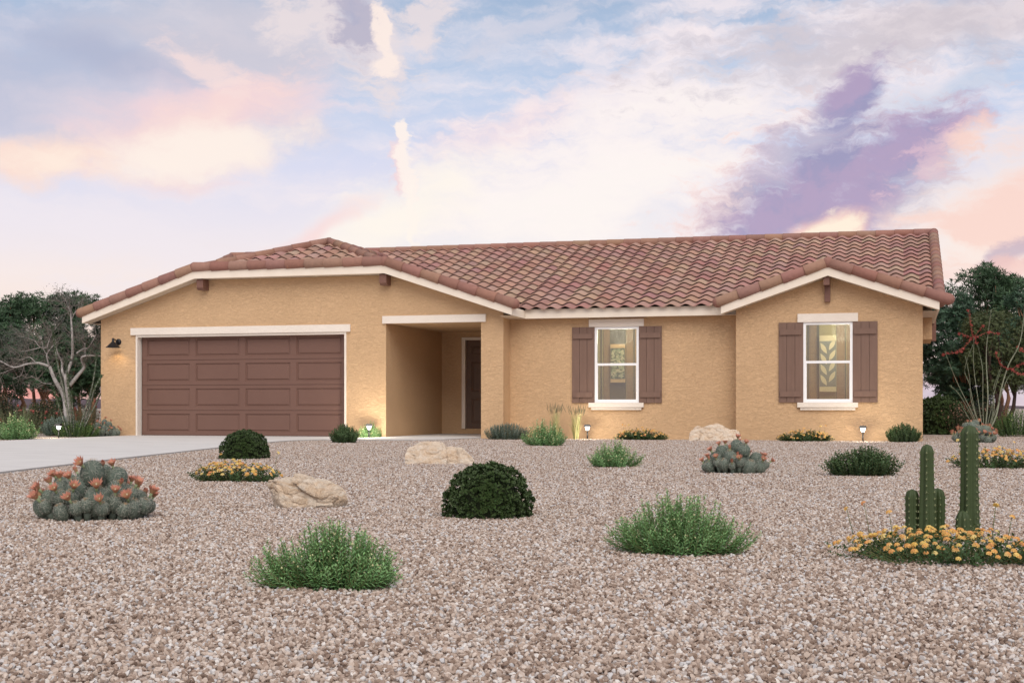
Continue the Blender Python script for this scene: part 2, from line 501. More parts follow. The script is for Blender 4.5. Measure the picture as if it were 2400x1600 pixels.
# ------------------------------------------------------------------ mesh builder
class MB:
    def __init__(self):
        self.v, self.f, self.c, self.s = [], [], [], []
        self.n = 0

    def add(self, verts, faces, col=(1, 1, 1), smooth=False):
        verts = np.asarray(verts, dtype=np.float64).reshape(-1, 3)
        groups = {}
        if isinstance(faces, np.ndarray):
            groups[faces.shape[1]] = (faces, None)
        else:
            for i, f in enumerate(faces):
                groups.setdefault(len(f), ([], []))
                groups[len(f)][0].append(f)
                groups[len(f)][1].append(i)
        col = np.asarray(col, dtype=np.float64)
        for k, (fa, idx) in groups.items():
            fa = np.asarray(fa, dtype=np.int64)
            self.f.append(fa + self.n)
            if col.ndim == 1:
                self.c.append(np.tile(col, (len(fa), 1)))
            else:
                self.c.append(col if idx is None else col[idx])
            self.s.append(np.full(len(fa), smooth))
        self.v.append(verts)
        self.n += len(verts)
        return self

    def quad(self, a, b, c, d, col=(1, 1, 1)):
        return self.add([a, b, c, d], [(0, 1, 2, 3)], col)

    def box(self, x0, x1, y0, y1, z0, z1, col=(1, 1, 1)):
        v = [(x0, y0, z0), (x1, y0, z0), (x1, y1, z0), (x0, y1, z0), (x0, y0, z1), (x1, y0, z1), (x1, y1, z1), (x0, y1, z1)]
        return self.add(v, [(0, 3, 2, 1), (4, 5, 6, 7), (0, 1, 5, 4), (1, 2, 6, 5), (2, 3, 7, 6), (3, 0, 4, 7)], col)

    def prism(self, poly, y0, y1, col=(1, 1, 1)):
        """polygon in (x,z) extruded along y"""
        n = len(poly)
        v = [(x, y0, z) for x, z in poly] + [(x, y1, z) for x, z in poly]
        f = [tuple(range(n)), tuple(range(2 * n - 1, n - 1, -1))]
        for i in range(n):
            j = (i + 1) % n
            f.append((i, i + n, j + n, j))
        return self.add(v, f, col)

    def tube(self, pts, rad, sides=6, col=(1, 1, 1), smooth=True, cap=True):
        pts = [Vector(p) for p in pts]
        if not hasattr(rad, '__len__'):
            rad = [rad] * len(pts)
        ref = Vector((0.13, 0.29, 0.95)).normalized()
        V = []
        for i, p in enumerate(pts):
            d = (pts[min(i + 1, len(pts) - 1)] - pts[max(i - 1, 0)]).normalized()
            a = d.cross(ref)
            if a.length < 1e-3:
                a = d.cross(Vector((1, 0, 0)))
            a.normalize()
            b2 = d.cross(a)
            for k in range(sides):
                th = 2 * math.pi * k / sides
                V.append(p + (a * math.cos(th) + b2 * math.sin(th)) * rad[i])
        F = []
        for i in range(len(pts) - 1):
            for k in range(sides):
                k2 = (k + 1) % sides
                F.append((i * sides + k, i * sides + k2, (i + 1) * sides + k2, (i + 1) * sides + k))
        if cap:
            F.append(tuple(range(sides - 1, -1, -1)))
            F.append(tuple(range((len(pts) - 1) * sides, len(pts) * sides)))
        return self.add([tuple(v) for v in V], F, col, smooth)

    def lathe(self, prof, sides=16, col=(1, 1, 1), center=(0, 0, 0), smooth=True):
        V, F = [], []
        for r, z in prof:
            for k in range(sides):
                th = 2 * math.pi * k / sides
                V.append((center[0] + r * math.cos(th), center[1] + r * math.sin(th), center[2] + z))
        for i in range(len(prof) - 1):
            for k in range(sides):
                k2 = (k + 1) % sides
                F.append((i * sides + k, i * sides + k2, (i + 1) * sides + k2, (i + 1) * sides + k))
        return self.add(V, F, col, smooth)

    def leaves(self, pos, d, nrm, L, Wd, col, fold=0.18, rounded=False):
        pos = np.asarray(pos, float)
        N = len(pos)
        if N == 0:
            return self
        d = d / np.linalg.norm(d, axis=1, keepdims=True)
        s = np.cross(d, nrm)
        ln = np.linalg.norm(s, axis=1, keepdims=True)
        s = np.where(ln < 1e-4, np.array([[1.0, 0, 0]]), s / np.maximum(ln, 1e-4))
        n = np.cross(s, d)
        L = np.broadcast_to(np.asarray(L, float), (N,))[:, None]
        Wd = np.broadcast_to(np.asarray(Wd, float), (N,))[:, None]
        up = n * Wd * fold
        if rounded:
            v = np.stack([pos, pos + d * L * 0.35 + s * Wd * 0.48 + up, pos + d * L * 0.75 + s * Wd * 0.42 + up, pos + d * L,
                          pos + d * L * 0.75 - s * Wd * 0.42 + up, pos + d * L * 0.35 - s * Wd * 0.48 + up], 1).reshape(-1, 3)
            b0 = np.arange(N)[:, None] * 6
            f = np.concatenate([b0 + np.array([[0, 1, 2, 3]]), b0 + np.array([[0, 3, 4, 5]])], 0)
        else:
            v = np.stack([pos, pos + d * L * 0.45 + s * Wd * 0.5 + up, pos + d * L, pos + d * L * 0.45 - s * Wd * 0.5 + up], 1).reshape(-1, 3)
            b0 = np.arange(N)[:, None] * 4
            f = np.concatenate([b0 + np.array([[0, 1, 2]]), b0 + np.array([[0, 2, 3]])], 0)
        col = np.asarray(col, float)
        col = np.tile(col, (N, 1)) if col.ndim == 1 else col
        return self.add(v, f, np.concatenate([col, col], 0))

    def mesh(self, name, off=(0, 0, 0)):
        me = bpy.data.meshes.new(name)
        v = np.concatenate(self.v) - np.asarray(off)
        me.vertices.add(len(v))
        me.vertices.foreach_set('co', v.ravel())
        tot = np.concatenate([np.full(len(f), f.shape[1]) for f in self.f])
        loops = np.concatenate([f.ravel() for f in self.f])
        me.loops.add(len(loops))
        me.loops.foreach_set('vertex_index', loops)
        me.polygons.add(len(tot))
        me.polygons.foreach_set('loop_start', np.concatenate([[0], np.cumsum(tot)[:-1]]))
        me.polygons.foreach_set('loop_total', tot)
        me.polygons.foreach_set('use_smooth', np.concatenate(self.s))
        me.update(calc_edges=True)
        a = me.attributes.new('tint', 'FLOAT_COLOR', 'FACE')
        c = np.concatenate(self.c)
        a.data.foreach_set('color', np.concatenate([c, np.ones((len(c), 1))], 1).ravel())
        me.validate()
        return me

    def build(self, name, mat, parent=None, off=None):
        if off is None:
            off = parent_loc(parent)
        me = self.mesh(name, off)
        me.materials.append(mat)
        ob = bpy.data.objects.new(name, me)
        COL.objects.link(ob)
        if parent is not None:
            ob.parent = parent
        return ob


def parent_loc(p):
    o = Vector((0, 0, 0))
    while p is not None:
        o += Vector(p.location)
        p = p.parent
    return tuple(o)


def tag(o, label=None, cat=None, group=None, kind=None):
    if label:
        o['label'] = label
    if cat:
        o['category'] = cat
    if group:
        o['group'] = group
    if kind:
        o['kind'] = kind
    return o


def thing(name, label, cat, loc=(0, 0, 0), rz=0.0, sc=1.0, group=None):
    o = bpy.data.objects.new(name, None)
    o.empty_display_size = 0.2
    COL.objects.link(o)
    o.location = loc
    o.rotation_euler = (0, 0, rz)
    o.scale = (sc, sc, sc) if not hasattr(sc, '__len__') else sc
    return tag(o, label, cat, group)


def copy_thing(src, label, loc, rz=0.0, sc=1.0, group=None):
    def cp(o, par):
        c = o.copy()
        COL.objects.link(c)
        c.parent = par
        for ch in list(o.children):
            cp(ch, c)
        return c
    r = cp(src, None)
    r.location = loc
    r.rotation_euler = (0, 0, rz)
    r.scale = (sc, sc, sc) if not hasattr(sc, '__len__') else sc
    r['label'] = label
    if group:
        r['group'] = group
    return r


# ------------------------------------------------------------------ ground, drive, hills
def poly_flat(name, pts, z0, z1, mat, edge=None):
    mb = MB()
    n = len(pts)
    mb.add([(x, y, z1) for x, y in pts], [tuple(range(n))])
    for i in range(n):
        (x0, y0), (x1, y1) = pts[i], pts[(i + 1) % n]
        mb.quad((x0, y0, z0), (x1, y1, z0), (x1, y1, z1), (x0, y0, z1))
    ob = mb.build(name, mat)
    if edge:
        ob.data.materials.append(edge)
        for p in ob.data.polygons:
            if abs(p.normal.z) < 0.5:
                p.material_index = 1
    return tag(ob, kind='structure')


mb = MB()
xs = [-900, -200, -60, -24, 12, 40, 200, 900]
ys = [-60, -4, 30, 60, 200, 1500]
gv, gf = [], []
for y in ys:
    for x in xs:
        gv.append((x, y, -0.012))
for j in range(len(ys) - 1):
    for i in range(len(xs) - 1):
        a = j * len(xs) + i
        gf.append((a, a + 1, a + 1 + len(xs), a + len(xs)))
mb.add(gv, gf)
tag(mb.build('ground', M['gravel']), kind='structure')

DRIVE = [(-16.15, 26.33), (-15.85, 21.5), (-14.6, 12.0), (-12.5, 4.0), (-5.0, 4.0), (-7.0, 8.0), (-8.26, 11.14), (-9.0, 14.15), (-9.81, 17.68), (-10.55, 21.0),
         (-10.85, 22.6), (-10.86, 23.4), (-10.6, 24.0), (-9.6, 24.12), (-8.75, 24.3), (-8.45, 24.75), (-8.35, 25.6), (-8.17, 26.19),
         (-10.19, 26.19), (-10.22, 25.55), (-11.0, 25.5), (-11.08, 26.33)]
poly_flat('driveway', DRIVE, -0.03, 0.014, M['concrete'], M['conc_edge'])
poly_flat('porch_floor', [(-10.19, 26.20), (-8.17, 26.20), (-8.17, 29.72), (-10.19, 29.72)], -0.03, 0.018, M['concrete'])

mb = MB()
hv, hf = [], []
NH = 60
for j, d in enumerate((420, 470, 540, 620)):
    for i in range(NH + 1):
        x = -420 + 640 * i / NH
        hgt = (0, 1, 0.7, 0)[j]
        prof = 3.2 + 2.4 * math.sin(i * 0.21 + 1.0) * math.sin(i * 0.07 + 0.4) + 0.7 * math.sin(i * 0.63)
        fade = max(0.12, min(1, (60 - x) / 110))
        hv.append((x, d, -0.5 + hgt * max(0.5, prof * 1.15 * fade + 0.4)))
for j in range(3):
    for i in range(NH):
        a = j * (NH + 1) + i
        hf.append((a, a + 1, a + 2 + NH, a + 1 + NH))
mb.add(hv, hf, smooth=True)
tag(mb.build('hills', M['hill']), kind='structure')


def inside(poly, x, y):
    c = np.zeros(len(x), bool)
    n = len(poly)
    j = n - 1
    for i in range(n):
        xi, yi = poly[i]
        xj, yj = poly[j]
        with np.errstate(divide='ignore', invalid='ignore'):
            t_ = ((yi > y) != (yj > y)) & (x < (xj - xi) * (y - yi) / (yj - yi + 1e-12) + xi)
        c ^= t_
        j = i
    return c


def gravel():
    # loose stones where the yard is close enough for single stones to be seen
    N = 3600000
    Z = rng.uniform(2.2, 29.0, N)
    X = rng.uniform(-13.6, 13.6, N)
    keep = np.abs(X) < 0.41 * Z + 1.7
    dens = np.interp(Z, [2.2, 7.0, 11.0, 16.0, 29.0], [1.0, 1.0, 0.5, 0.25, 0.2])
    keep &= rng.random(N) < dens
    X, Z = X[keep], Z[keep]
    x = X * math.cos(YAW) - Z * math.sin(YAW)
    y = X * math.sin(YAW) + Z * math.cos(YAW)
    k2 = ~inside(DRIVE, x, y)
    k2 &= ~((y > 26.1) & (x < -7.6) & (x > -17)) & ~((y > 26.35) & (x < 0.36) & (x > -8))
    x, y = x[k2], y[k2]
    n = len(x)
    me = bpy.data.meshes.new('gravel')
    me.vertices.add(n)
    me.vertices.foreach_set('co', np.stack([x, y, rng.uniform(-0.013, -0.003, n)], 1).ravel())
    me.update()
    ob = bpy.data.objects.new('gravel', me)
    COL.objects.link(ob)
    tag(ob, 'crushed tan, brown and grey stones spread over the yard', 'gravel', kind='stuff')
    pc = bpy.data.collections.new('pebble_shapes')
    for i in range(7):
        bm = bmesh.new()
        bmesh.ops.create_icosphere(bm, subdivisions=2, radius=1.0)
        r = random.Random(i)
        planes = [(Vector((r.gauss(0, 1), r.gauss(0, 1), r.gauss(0, 1))).normalized(), r.uniform(0.45, 0.8)) for _ in range(9)]
        sx, sy, sz_ = r.uniform(0.9, 1.25), r.uniform(0.75, 1.0), r.uniform(0.55, 0.8)
        for v in bm.verts:
            for nn, dd in planes:
                k = v.co.dot(nn) - dd
                if k > 0:
                    v.co -= nn * k
            v.co = Vector((v.co.x * sx, v.co.y * sy, v.co.z * sz_))
        pm = bpy.data.meshes.new('pebble')
        bm.to_mesh(pm)
        bm.free()
        pm.materials.append(M['pebble'])
        po = bpy.data.objects.new('pebble', pm)
        pc.objects.link(po)
    ng = bpy.data.node_groups.new('scatter_stones', 'GeometryNodeTree')
    ng.interface.new_socket('Geometry', in_out='INPUT', socket_type='NodeSocketGeometry')
    ng.interface.new_socket('Geometry', in_out='OUTPUT', socket_type='NodeSocketGeometry')
    gi = ng.nodes.new('NodeGroupInput')
    go = ng.nodes.new('NodeGroupOutput')
    ip = ng.nodes.new('GeometryNodeInstanceOnPoints')
    ci = ng.nodes.new('GeometryNodeCollectionInfo')
    ci.inputs['Collection'].default_value = pc
    ci.inputs['Separate Children'].default_value = True
    ci.inputs['Reset Children'].default_value = True
    rv = ng.nodes.new('FunctionNodeRandomValue')
    rv.data_type = 'FLOAT_VECTOR'
    rv.inputs['Max'].default_value = (1.1, 1.1, 6.28)
    rv.inputs['Min'].default_value = (-1.1, -1.1, 0)
    rs = ng.nodes.new('FunctionNodeRandomValue')
    rs.data_type = 'FLOAT'
    rs.inputs[2].default_value = 0.0056
    rs.inputs[3].default_value = 0.0112
    rs.inputs['Seed'].default_value = 3
    L = ng.links.new
    L(gi.outputs[0], ip.inputs['Points'])
    L(ci.outputs[0], ip.inputs['Instance'])
    ip.inputs['Pick Instance'].default_value = True
    L(rv.outputs[0], ip.inputs['Rotation'])
    L(rs.outputs[1], ip.inputs['Scale'])
    L(ip.outputs[0], go.inputs[0])
    md = ob.modifiers.new('stones', 'NODES')
    md.node_group = ng
    print('stones', n)


gravel()

# ------------------------------------------------------------------ the house
HV = 26.2          # front wall of the garage and porch
MV = 26.68         # recessed middle wall
WV = 26.33         # front wall of the right wing
house = thing('house', 'single storey tan stucco house with clay tile roof and brown garage door', 'house', (-8.3, 26.0, 0))

TP = lambda d: 2.44 + 0.331 * d            # underside line of the garage barge, d from the tip
GL, GR, KL, KR = -17.117, -7.427, -14.41, -10.12
BV = 25.88                                   # barge plane of the garage gable
KZ = TP(KL - GL)
WL, WR, WA, WB = -3.331, 0.629, -1.351, 26.0
WT = 2.395
WZ = WT + 0.34 * (WA - WL)
FV, FZ = 26.42, 2.40                         # main eave fascia
RV, RZ = 32.25, 4.545                        # main ridge


def gz(u):                                   # barge underside height over the garage front
    return min(TP(u - GL), KZ, TP(GR - u))


def wz(u):
    return WT + 0.34 * min(u - WL, WR - u)


wall = MB()


def front(u0, u1, z0, z1, v, top=None):
    if top is None:
        wall.quad((u0, v, z0), (u1, v, z0), (u1, v, z1), (u0, v, z1))
    else:
        cuts = [u0] + [k for k in (KL, KR, WA) if u0 < k < u1] + [u1]
        for a, b_ in zip(cuts, cuts[1:]):
            wall.quad((a, v, z0), (b_, v, z0), (b_, v, top(b_)), (a, v, top(a)))


def side(u, v0, v1, z0, z1):
    wall.quad((u, v0, z0), (u, v1, z0), (u, v1, z1), (u, v0, z1))


HL, HC, HR = -16.857, -7.693, 0.342
D0, D1, DZ = -15.95, -11.117, 2.165          # garage opening
PL, PR, PZ = -10.20, -8.16, 2.34             # porch opening
front(HL, D0, -0.1, DZ, HV)
front(D1, PL, -0.1, DZ, HV)
front(HL, PL, DZ, PZ, HV)
front(PR, HC, -0.1, PZ, HV)
front(HL, HC, PZ, 0, HV, gz)
side(HL, HV, 37.8, -0.1, 2.5)
side(HC, HV, MV, -0.1, 2.52)
side(PL, HV, 29.73, -0.1, PZ + 0.1)
side(PR, HV, 29.73, -0.1, PZ + 0.1)
FD0, FD1, FDZ0, FDZ1 = -9.627, -8.70, 0.133, 2.153
for a in ((PL, FD0, -0.1, 2.44), (FD1, PR, -0.1, 2.44), (FD0, FD1, -0.1, FDZ0), (FD0, FD1, FDZ1, 2.44)):
    front(*a, 29.73)
wall.quad((PL, HV, PZ), (PR, HV, PZ), (PR, 29.73, PZ), (PL, 29.73, PZ))       # porch ceiling


def windowed(u0, u1, ztop, v, w0, w1, z0=0.72, z1=2.222, top=None):
    front(u0, w0, -0.1, z1, v)
    front(w1, u1, -0.1, z1, v)
    front(w0, w1, -0.1, z0, v)
    if top is None:
        front(u0, u1, z1, ztop, v)
    else:
        front(u0, u1, z1, 0, v, top)
    for u in (w0, w1):
        side(u, v, v + 0.14, z0, z1)
    wall.quad((w0, v, z1), (w1, v, z1), (w1, v + 0.14, z1), (w0, v + 0.14, z1))
    wall.quad((w0, v, z0), (w1, v, z0), (w1, v + 0.14, z0), (w0, v + 0.14, z0))


windowed(HC, -3.08, 2.5, MV, -5.928, -5.035)
windowed(-3.086, HR, 0, WV, -1.82, -0.914, top=wz)
side(-3.086, WV, MV, -0.1, 2.5)
side(HR, WV, 37.8, -0.1, 2.6)
wall.quad((HL, 37.8, -0.1), (HR, 37.8, -0.1), (HR, 37.8, 2.6), (HL, 37.8, 2.6))
# gable ends and bump-out on the far side wall
for u in (HL, HR):
    wall.add([(u, 26.9, 2.5), (u, RV, 4.38), (u, 37.8, 2.5)], [(0, 1, 2)])
wall.box(HR, 0.545, 28.3, 30.3, 1.97, 2.62)
wall_ob = wall.build('wall', M['stucco'], house)
MB().box(0.30, 0.665, 30.32, 30.5, 2.03, 2.62).build('side_trim_panel', M['beam'], house)  # brown trim panel at the back edge of the side bump-out

# --- roof tiles
TILE_C = [lin(163, 128, 117), lin(168, 136, 121), lin(158, 121, 112), lin(165, 131, 118), lin(155, 117, 109), lin(171, 141, 125)]


def tile_field(origin, ud, sd, pitch, width, length, name='roof_tiles', cuts=(), p=0.30, E=0.365, seed=1):
    """wave-profile tiles laid in courses; origin = eave corner on the tile surface, ud along the eave, sd up the slope (plan)"""
    r = random.Random(seed)
    ca, sa = math.cos(math.atan(pitch)), math.sin(math.atan(pitch))
    o = Vector(origin)
    ud, sd = Vector((*ud, 0)), Vector((*sd, 0))
    up = sd * ca + Vector((0, 0, sa))
    nm = -sd * sa + Vector((0, 0, ca))
    NS = 10
    nt = max(1, int(round(width / p)))
    S = [i * width / (nt * NS) for i in range(nt * NS + 1)]

    def wave(i):
        ph = (i % NS) / NS
        return 0.058 * (0.5 - 0.5 * math.cos(2 * math.pi * ph)) ** 0.9 - 0.026
    wv = [wave(i) for i in range(len(S))]
    nr = int(math.ceil(length / E - 0.05))
    mb = MB()
    step, lip = 0.040, 0.013
    for k in range(nr):
        t0 = k * E
        t1 = min(length, (k + 1) * E + 0.05)
        jit = [r.uniform(-0.006, 0.006) for _ in range(nt + 1)]
        V, F, Cc = [], [], []
        tcol = [TILE_C[r.choice((0, 0, 1, 1, 2, 2, 3, 3, 4, 5))] for _ in range(nt)]
        tcol = [tuple(x * r.uniform(0.92, 1.06) for x in c) for c in tcol]
        n = len(S)
        for row in range(4):
            for i, s in enumerate(S):
                j = jit[min(i // NS, nt)]
                hh = wv[i]
                tt, h2 = ((t0 + j, hh + step - lip), (t0 + j, hh + step), ((t0 + t1) / 2, hh + step * 0.5), (t1, hh))[row]
                q = o + ud * s + up * tt + nm * h2
                V.append(tuple(q))
        for row in range(3):
            for i in range(n - 1):
                a = row * n + i
                F.append((a, a + 1, a + n + 1, a + n))
                Cc.append(tcol[i // NS])
        mb.add(V, F, np.array(Cc), True)
    a = o - nm * 0.055 + up * 0.16
    mb.quad(a, a + ud * width, a + ud * width + up * (length - 0.16), a + up * (length - 0.16), (0.06, 0.045, 0.04))
    ob = mb.build(name, M['tile'], house)
    if cuts:
        bm = bmesh.new()
        bm.from_mesh(ob.data)
        off = Vector(house.location)
        for pt, nn in cuts:
            geom = bm.verts[:] + bm.edges[:] + bm.faces[:]
            bmesh.ops.bisect_plane(bm, geom=geom, plane_co=Vector(pt) - off, plane_no=Vector(nn), clear_outer=True)
        bm.to_mesh(ob.data)
        bm.free()
    return ob


ROOF0 = 2.565
_k = math.cos(math.atan(0.333))
tile_field((-7.5, 26.33, ROOF0), (1, 0), (0, 1), 0.333, 4.5, 5.95 / _k, seed=2)
_d = 0.365 * 2 * _k
tile_field((-3.0, 26.33 + _d, ROOF0 + 0.333 * _d), (1, 0), (0, 1), 0.333, 3.6, (5.95 - _d) / _k, seed=12)
tile_field((-16.9, 26.9, ROOF0 + 0.333 * 0.57), (1, 0), (0, 1), 0.333, 9.4, 5.38 / math.cos(math.atan(0.333)), seed=3)
slant = math.sqrt(1 + 0.331 ** 2)
AU = -12.27
HIPV = 28.03
# garage: right slope, left slope, front hip
tile_field((GR - 0.02, BV, 2.63), (0, 1), (-1, 0), 0.331, 5.6, 4.84 * slant, seed=4, cuts=[((KR, BV, 0), (1 * -0.7071, -0.7071, 0))])
tile_field((GL + 0.02, BV + 5.6, 2.63), (0, -1), (1, 0), 0.331, 5.6, 4.84 * slant, seed=5, cuts=[((KL, BV, 0), (0.7071, -0.7071, 0))])
tile_field((KL, BV + 0.02, KZ + 0.20), (1, 0), (0, 1), 0.333, KR - KL, 2.15 * slant, seed=6,
           cuts=[((KL, BV, 0), (-0.7071, 0.7071, 0)), ((KR, BV, 0), (0.7071, 0.7071, 0))])
# wing slopes
tile_field((WL, 28.5, WT + 0.20), (0, -1), (1, 0), 0.34, 2.5, 1.98 * slant, seed=7)
tile_field((WR, WB, WT + 0.20), (0, 1), (-1, 0), 0.34, 2.5, 1.98 * slant, seed=8)
# back slope
bk = MB()
bk.quad((-16.9, 38.2, 2.55), (0.63, 38.2, 2.55), (0.63, RV, RZ), (-16.9, RV, RZ), TILE_C[0])
bk.build('roof_back', M['tile'], house)

CAP_C = [lin(146, 109, 97), lin(151, 118, 101), lin(140, 102, 92), lin(148, 113, 98)]


def barrels(mb, p0, p1, r0=0.108, r1=0.092, seg=0.42, seed=0, caps=(False, False)):
    """chain of overlapping half-round tiles from the low end p0 to the high end p1"""
    r = random.Random(seed)
    p0, p1 = Vector(p0), Vector(p1)
    L = (p1 - p0).length
    n = max(1, round(L / seg))
    d = (p1 - p0) / n
    dn = d.normalized()
    last = None
    for i in range(n):
        c = r.choice([x for x in CAP_C if x != last])
        last = c
        cc = tuple(x * r.uniform(0.94, 1.05) for x in c)
        a = p0 + d * i - dn * 0.02
        b_ = p0 + d * (i + 1) + dn * 0.05
        mb.tube([a, a + dn * 0.012, b_], [r0 * 0.97, r0, r1], 14, cc)
    for k, e in enumerate((p0, p1)):
        if caps[k]:
            ball(mb, e, r0 * 0.99, CAP_C[2])


def ball(mb, c, r, col, n=12):
    prof = [(max(1e-4, r * math.sin(math.pi * i / n)), -r * math.cos(math.pi * i / n)) for i in range(n + 1)]
    mb.lathe(prof, 14, col, tuple(c))


rk, rk2 = MB(), MB()
RH = 0.245                                     # barrel centre above the barge underside
zl = TP(0) + RH
barrels(rk, (GL - 0.05, BV + 0.02, zl - 0.02), (KL, BV + 0.02, KZ + RH), seed=1, caps=(True, True))
barrels(rk, (GR + 0.05, BV + 0.02, zl - 0.02), (KR, BV + 0.02, KZ + RH), seed=2, caps=(True, True))
barrels(rk, (KL, BV + 0.02, KZ + RH), (KR, BV + 0.02, KZ + RH), seed=3)
barrels(rk2, (WL - 0.06, WB + 0.02, WT + RH - 0.02), (WA, WB + 0.02, WZ + RH), seed=4, caps=(True, True))
barrels(rk2, (WR + 0.16, WB + 0.02, WT + RH - 0.055), (WA, WB + 0.02, WZ + RH), seed=5, caps=(True, False))
rk.build('rake_tiles', M['tile'], house)
rk2.build('rake_tiles', M['tile'], house)
rg, hp, rr_, rl_ = MB(), MB(), MB(), MB()
AZ = KZ + 0.20 + 0.333 * (HIPV - BV) + 0.02
barrels(hp, (KL + 0.06, BV + 0.08, KZ + 0.24), (AU, HIPV, AZ + 0.03), 0.095, 0.082, seed=6)
barrels(hp, (KR - 0.06, BV + 0.08, KZ + 0.24), (AU, HIPV, AZ + 0.03), 0.095, 0.082, seed=7)
barrels(hp, (AU, HIPV, AZ + 0.01), (AU, 31.6, AZ + 0.01), seed=8, caps=(True, False))
barrels(rg, (-16.85, RV, RZ + 0.02), (0.66, RV, RZ + 0.02), 0.095, 0.085, seed=9, caps=(True, True))
barrels(rr_, (0.645, 26.3, ROOF0 + 0.0), (0.645, RV, RZ + 0.01), 0.112, 0.095, 0.37, seed=10)
barrels(rl_, (-16.85, 27.2, ROOF0 + 0.30), (-16.85, RV, RZ + 0.01), 0.105, 0.09, 0.37, seed=11)
rg.build('ridge_tiles', M['tile'], house)
hp.build('hip_tiles', M['tile'], house)
rr_.build('rake_tiles', M['tile'], house)
rl_.build('rake_tiles', M['tile'], house)

# --- barge boards, fascia, soffits
bg = MB()


def barge(u0, z0, u1, z1, v, h=0.135, bg=None):
    bg = bg or globals()['bg']
    bg.add([(u0, v, z0), (u1, v, z1), (u1, v, z1 + h), (u0, v, z0 + h),
            (u0, v + 0.045, z0), (u1, v + 0.045, z1), (u1, v + 0.045, z1 + h), (u0, v + 0.045, z0 + h)],
           [(0, 1, 2, 3), (7, 6, 5, 4), (0, 4, 5, 1), (3, 2, 6, 7), (0, 3, 7, 4), (1, 5, 6, 2)])
    e = 0.008
    bg.add([(u0, v - e, z0 + h - 0.002), (u1, v - e, z1 + h - 0.002), (u1, v - e, z1 + h + 0.035), (u0, v - e, z0 + h + 0.035),
            (u0, v + 0.05, z0 + h - 0.002), (u1, v + 0.05, z1 + h - 0.002), (u1, v + 0.05, z1 + h + 0.035), (u0, v + 0.05, z0 + h + 0.035)],
           [(0, 1, 2, 3), (7, 6, 5, 4), (0, 4, 5, 1), (3, 2, 6, 7), (0, 3, 7, 4), (1, 5, 6, 2)])


barge(GL, TP(0), KL, KZ, BV)
barge(KL, KZ, KR, KZ, BV)
barge(KR, KZ, GR, TP(0), BV)
bgw = MB()
barge(WL, WT, WA, WZ, WB, bg=bgw)
barge(WA, WZ, WR, WT, WB, bg=bgw)
bgw.build('barge_board', M['fascia'], house)
bg.build('barge_board', M['fascia'], house)

fa = MB()
fa.box(-7.30, WL + 0.3, FV, FV + 0.04, FZ, FZ + 0.095)
fa.box(-7.30, WL + 0.3, FV + 0.008, FV + 0.05, FZ + 0.093, FZ + 0.185)
# returns of the garage and wing eaves
fa.add([(GR, BV + 0.045, TP(0)), (-7.302, FV + 0.02, FZ), (-7.302, FV + 0.02, FZ + 0.16), (GR, BV + 0.045, TP(0) + 0.16)], [(0, 1, 2, 3)])
fa.build('fascia', M['fascia'], house)
MB().box(GL, GL + 0.035, BV + 0.046, 31, TP(0), TP(0) + 0.15).build('fascia', M['fascia'], house)
MB().box(WL, WL + 0.035, WB + 0.046, FV, WT, WT + 0.15).build('fascia', M['fascia'], house)
MB().box(WR - 0.035, WR, WB + 0.046, 38, WT, WT + 0.15).build('fascia', M['fascia'], house)

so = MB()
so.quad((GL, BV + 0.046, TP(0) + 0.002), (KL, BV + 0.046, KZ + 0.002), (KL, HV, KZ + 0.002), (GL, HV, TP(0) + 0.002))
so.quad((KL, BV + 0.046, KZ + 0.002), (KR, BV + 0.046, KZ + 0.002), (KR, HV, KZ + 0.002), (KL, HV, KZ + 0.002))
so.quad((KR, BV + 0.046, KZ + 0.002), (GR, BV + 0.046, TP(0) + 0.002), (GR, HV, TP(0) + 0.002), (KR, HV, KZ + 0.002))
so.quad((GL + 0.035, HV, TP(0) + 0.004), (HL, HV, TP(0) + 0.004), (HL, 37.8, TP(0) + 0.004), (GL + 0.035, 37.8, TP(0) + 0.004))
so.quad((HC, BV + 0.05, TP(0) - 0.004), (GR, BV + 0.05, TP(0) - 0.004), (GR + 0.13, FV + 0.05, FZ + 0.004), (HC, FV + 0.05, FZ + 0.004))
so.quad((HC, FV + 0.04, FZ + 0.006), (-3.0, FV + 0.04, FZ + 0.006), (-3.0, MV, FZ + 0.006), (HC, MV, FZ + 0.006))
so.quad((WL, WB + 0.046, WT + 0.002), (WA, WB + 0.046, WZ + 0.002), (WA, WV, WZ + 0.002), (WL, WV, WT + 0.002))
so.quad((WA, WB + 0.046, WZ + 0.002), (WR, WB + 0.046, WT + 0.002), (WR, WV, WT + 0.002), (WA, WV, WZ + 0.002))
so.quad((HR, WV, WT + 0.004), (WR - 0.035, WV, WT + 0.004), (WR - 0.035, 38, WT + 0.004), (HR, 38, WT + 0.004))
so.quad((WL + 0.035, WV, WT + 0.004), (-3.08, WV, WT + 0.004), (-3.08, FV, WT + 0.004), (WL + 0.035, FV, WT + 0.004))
so.build('soffit', M['soffit'], house)

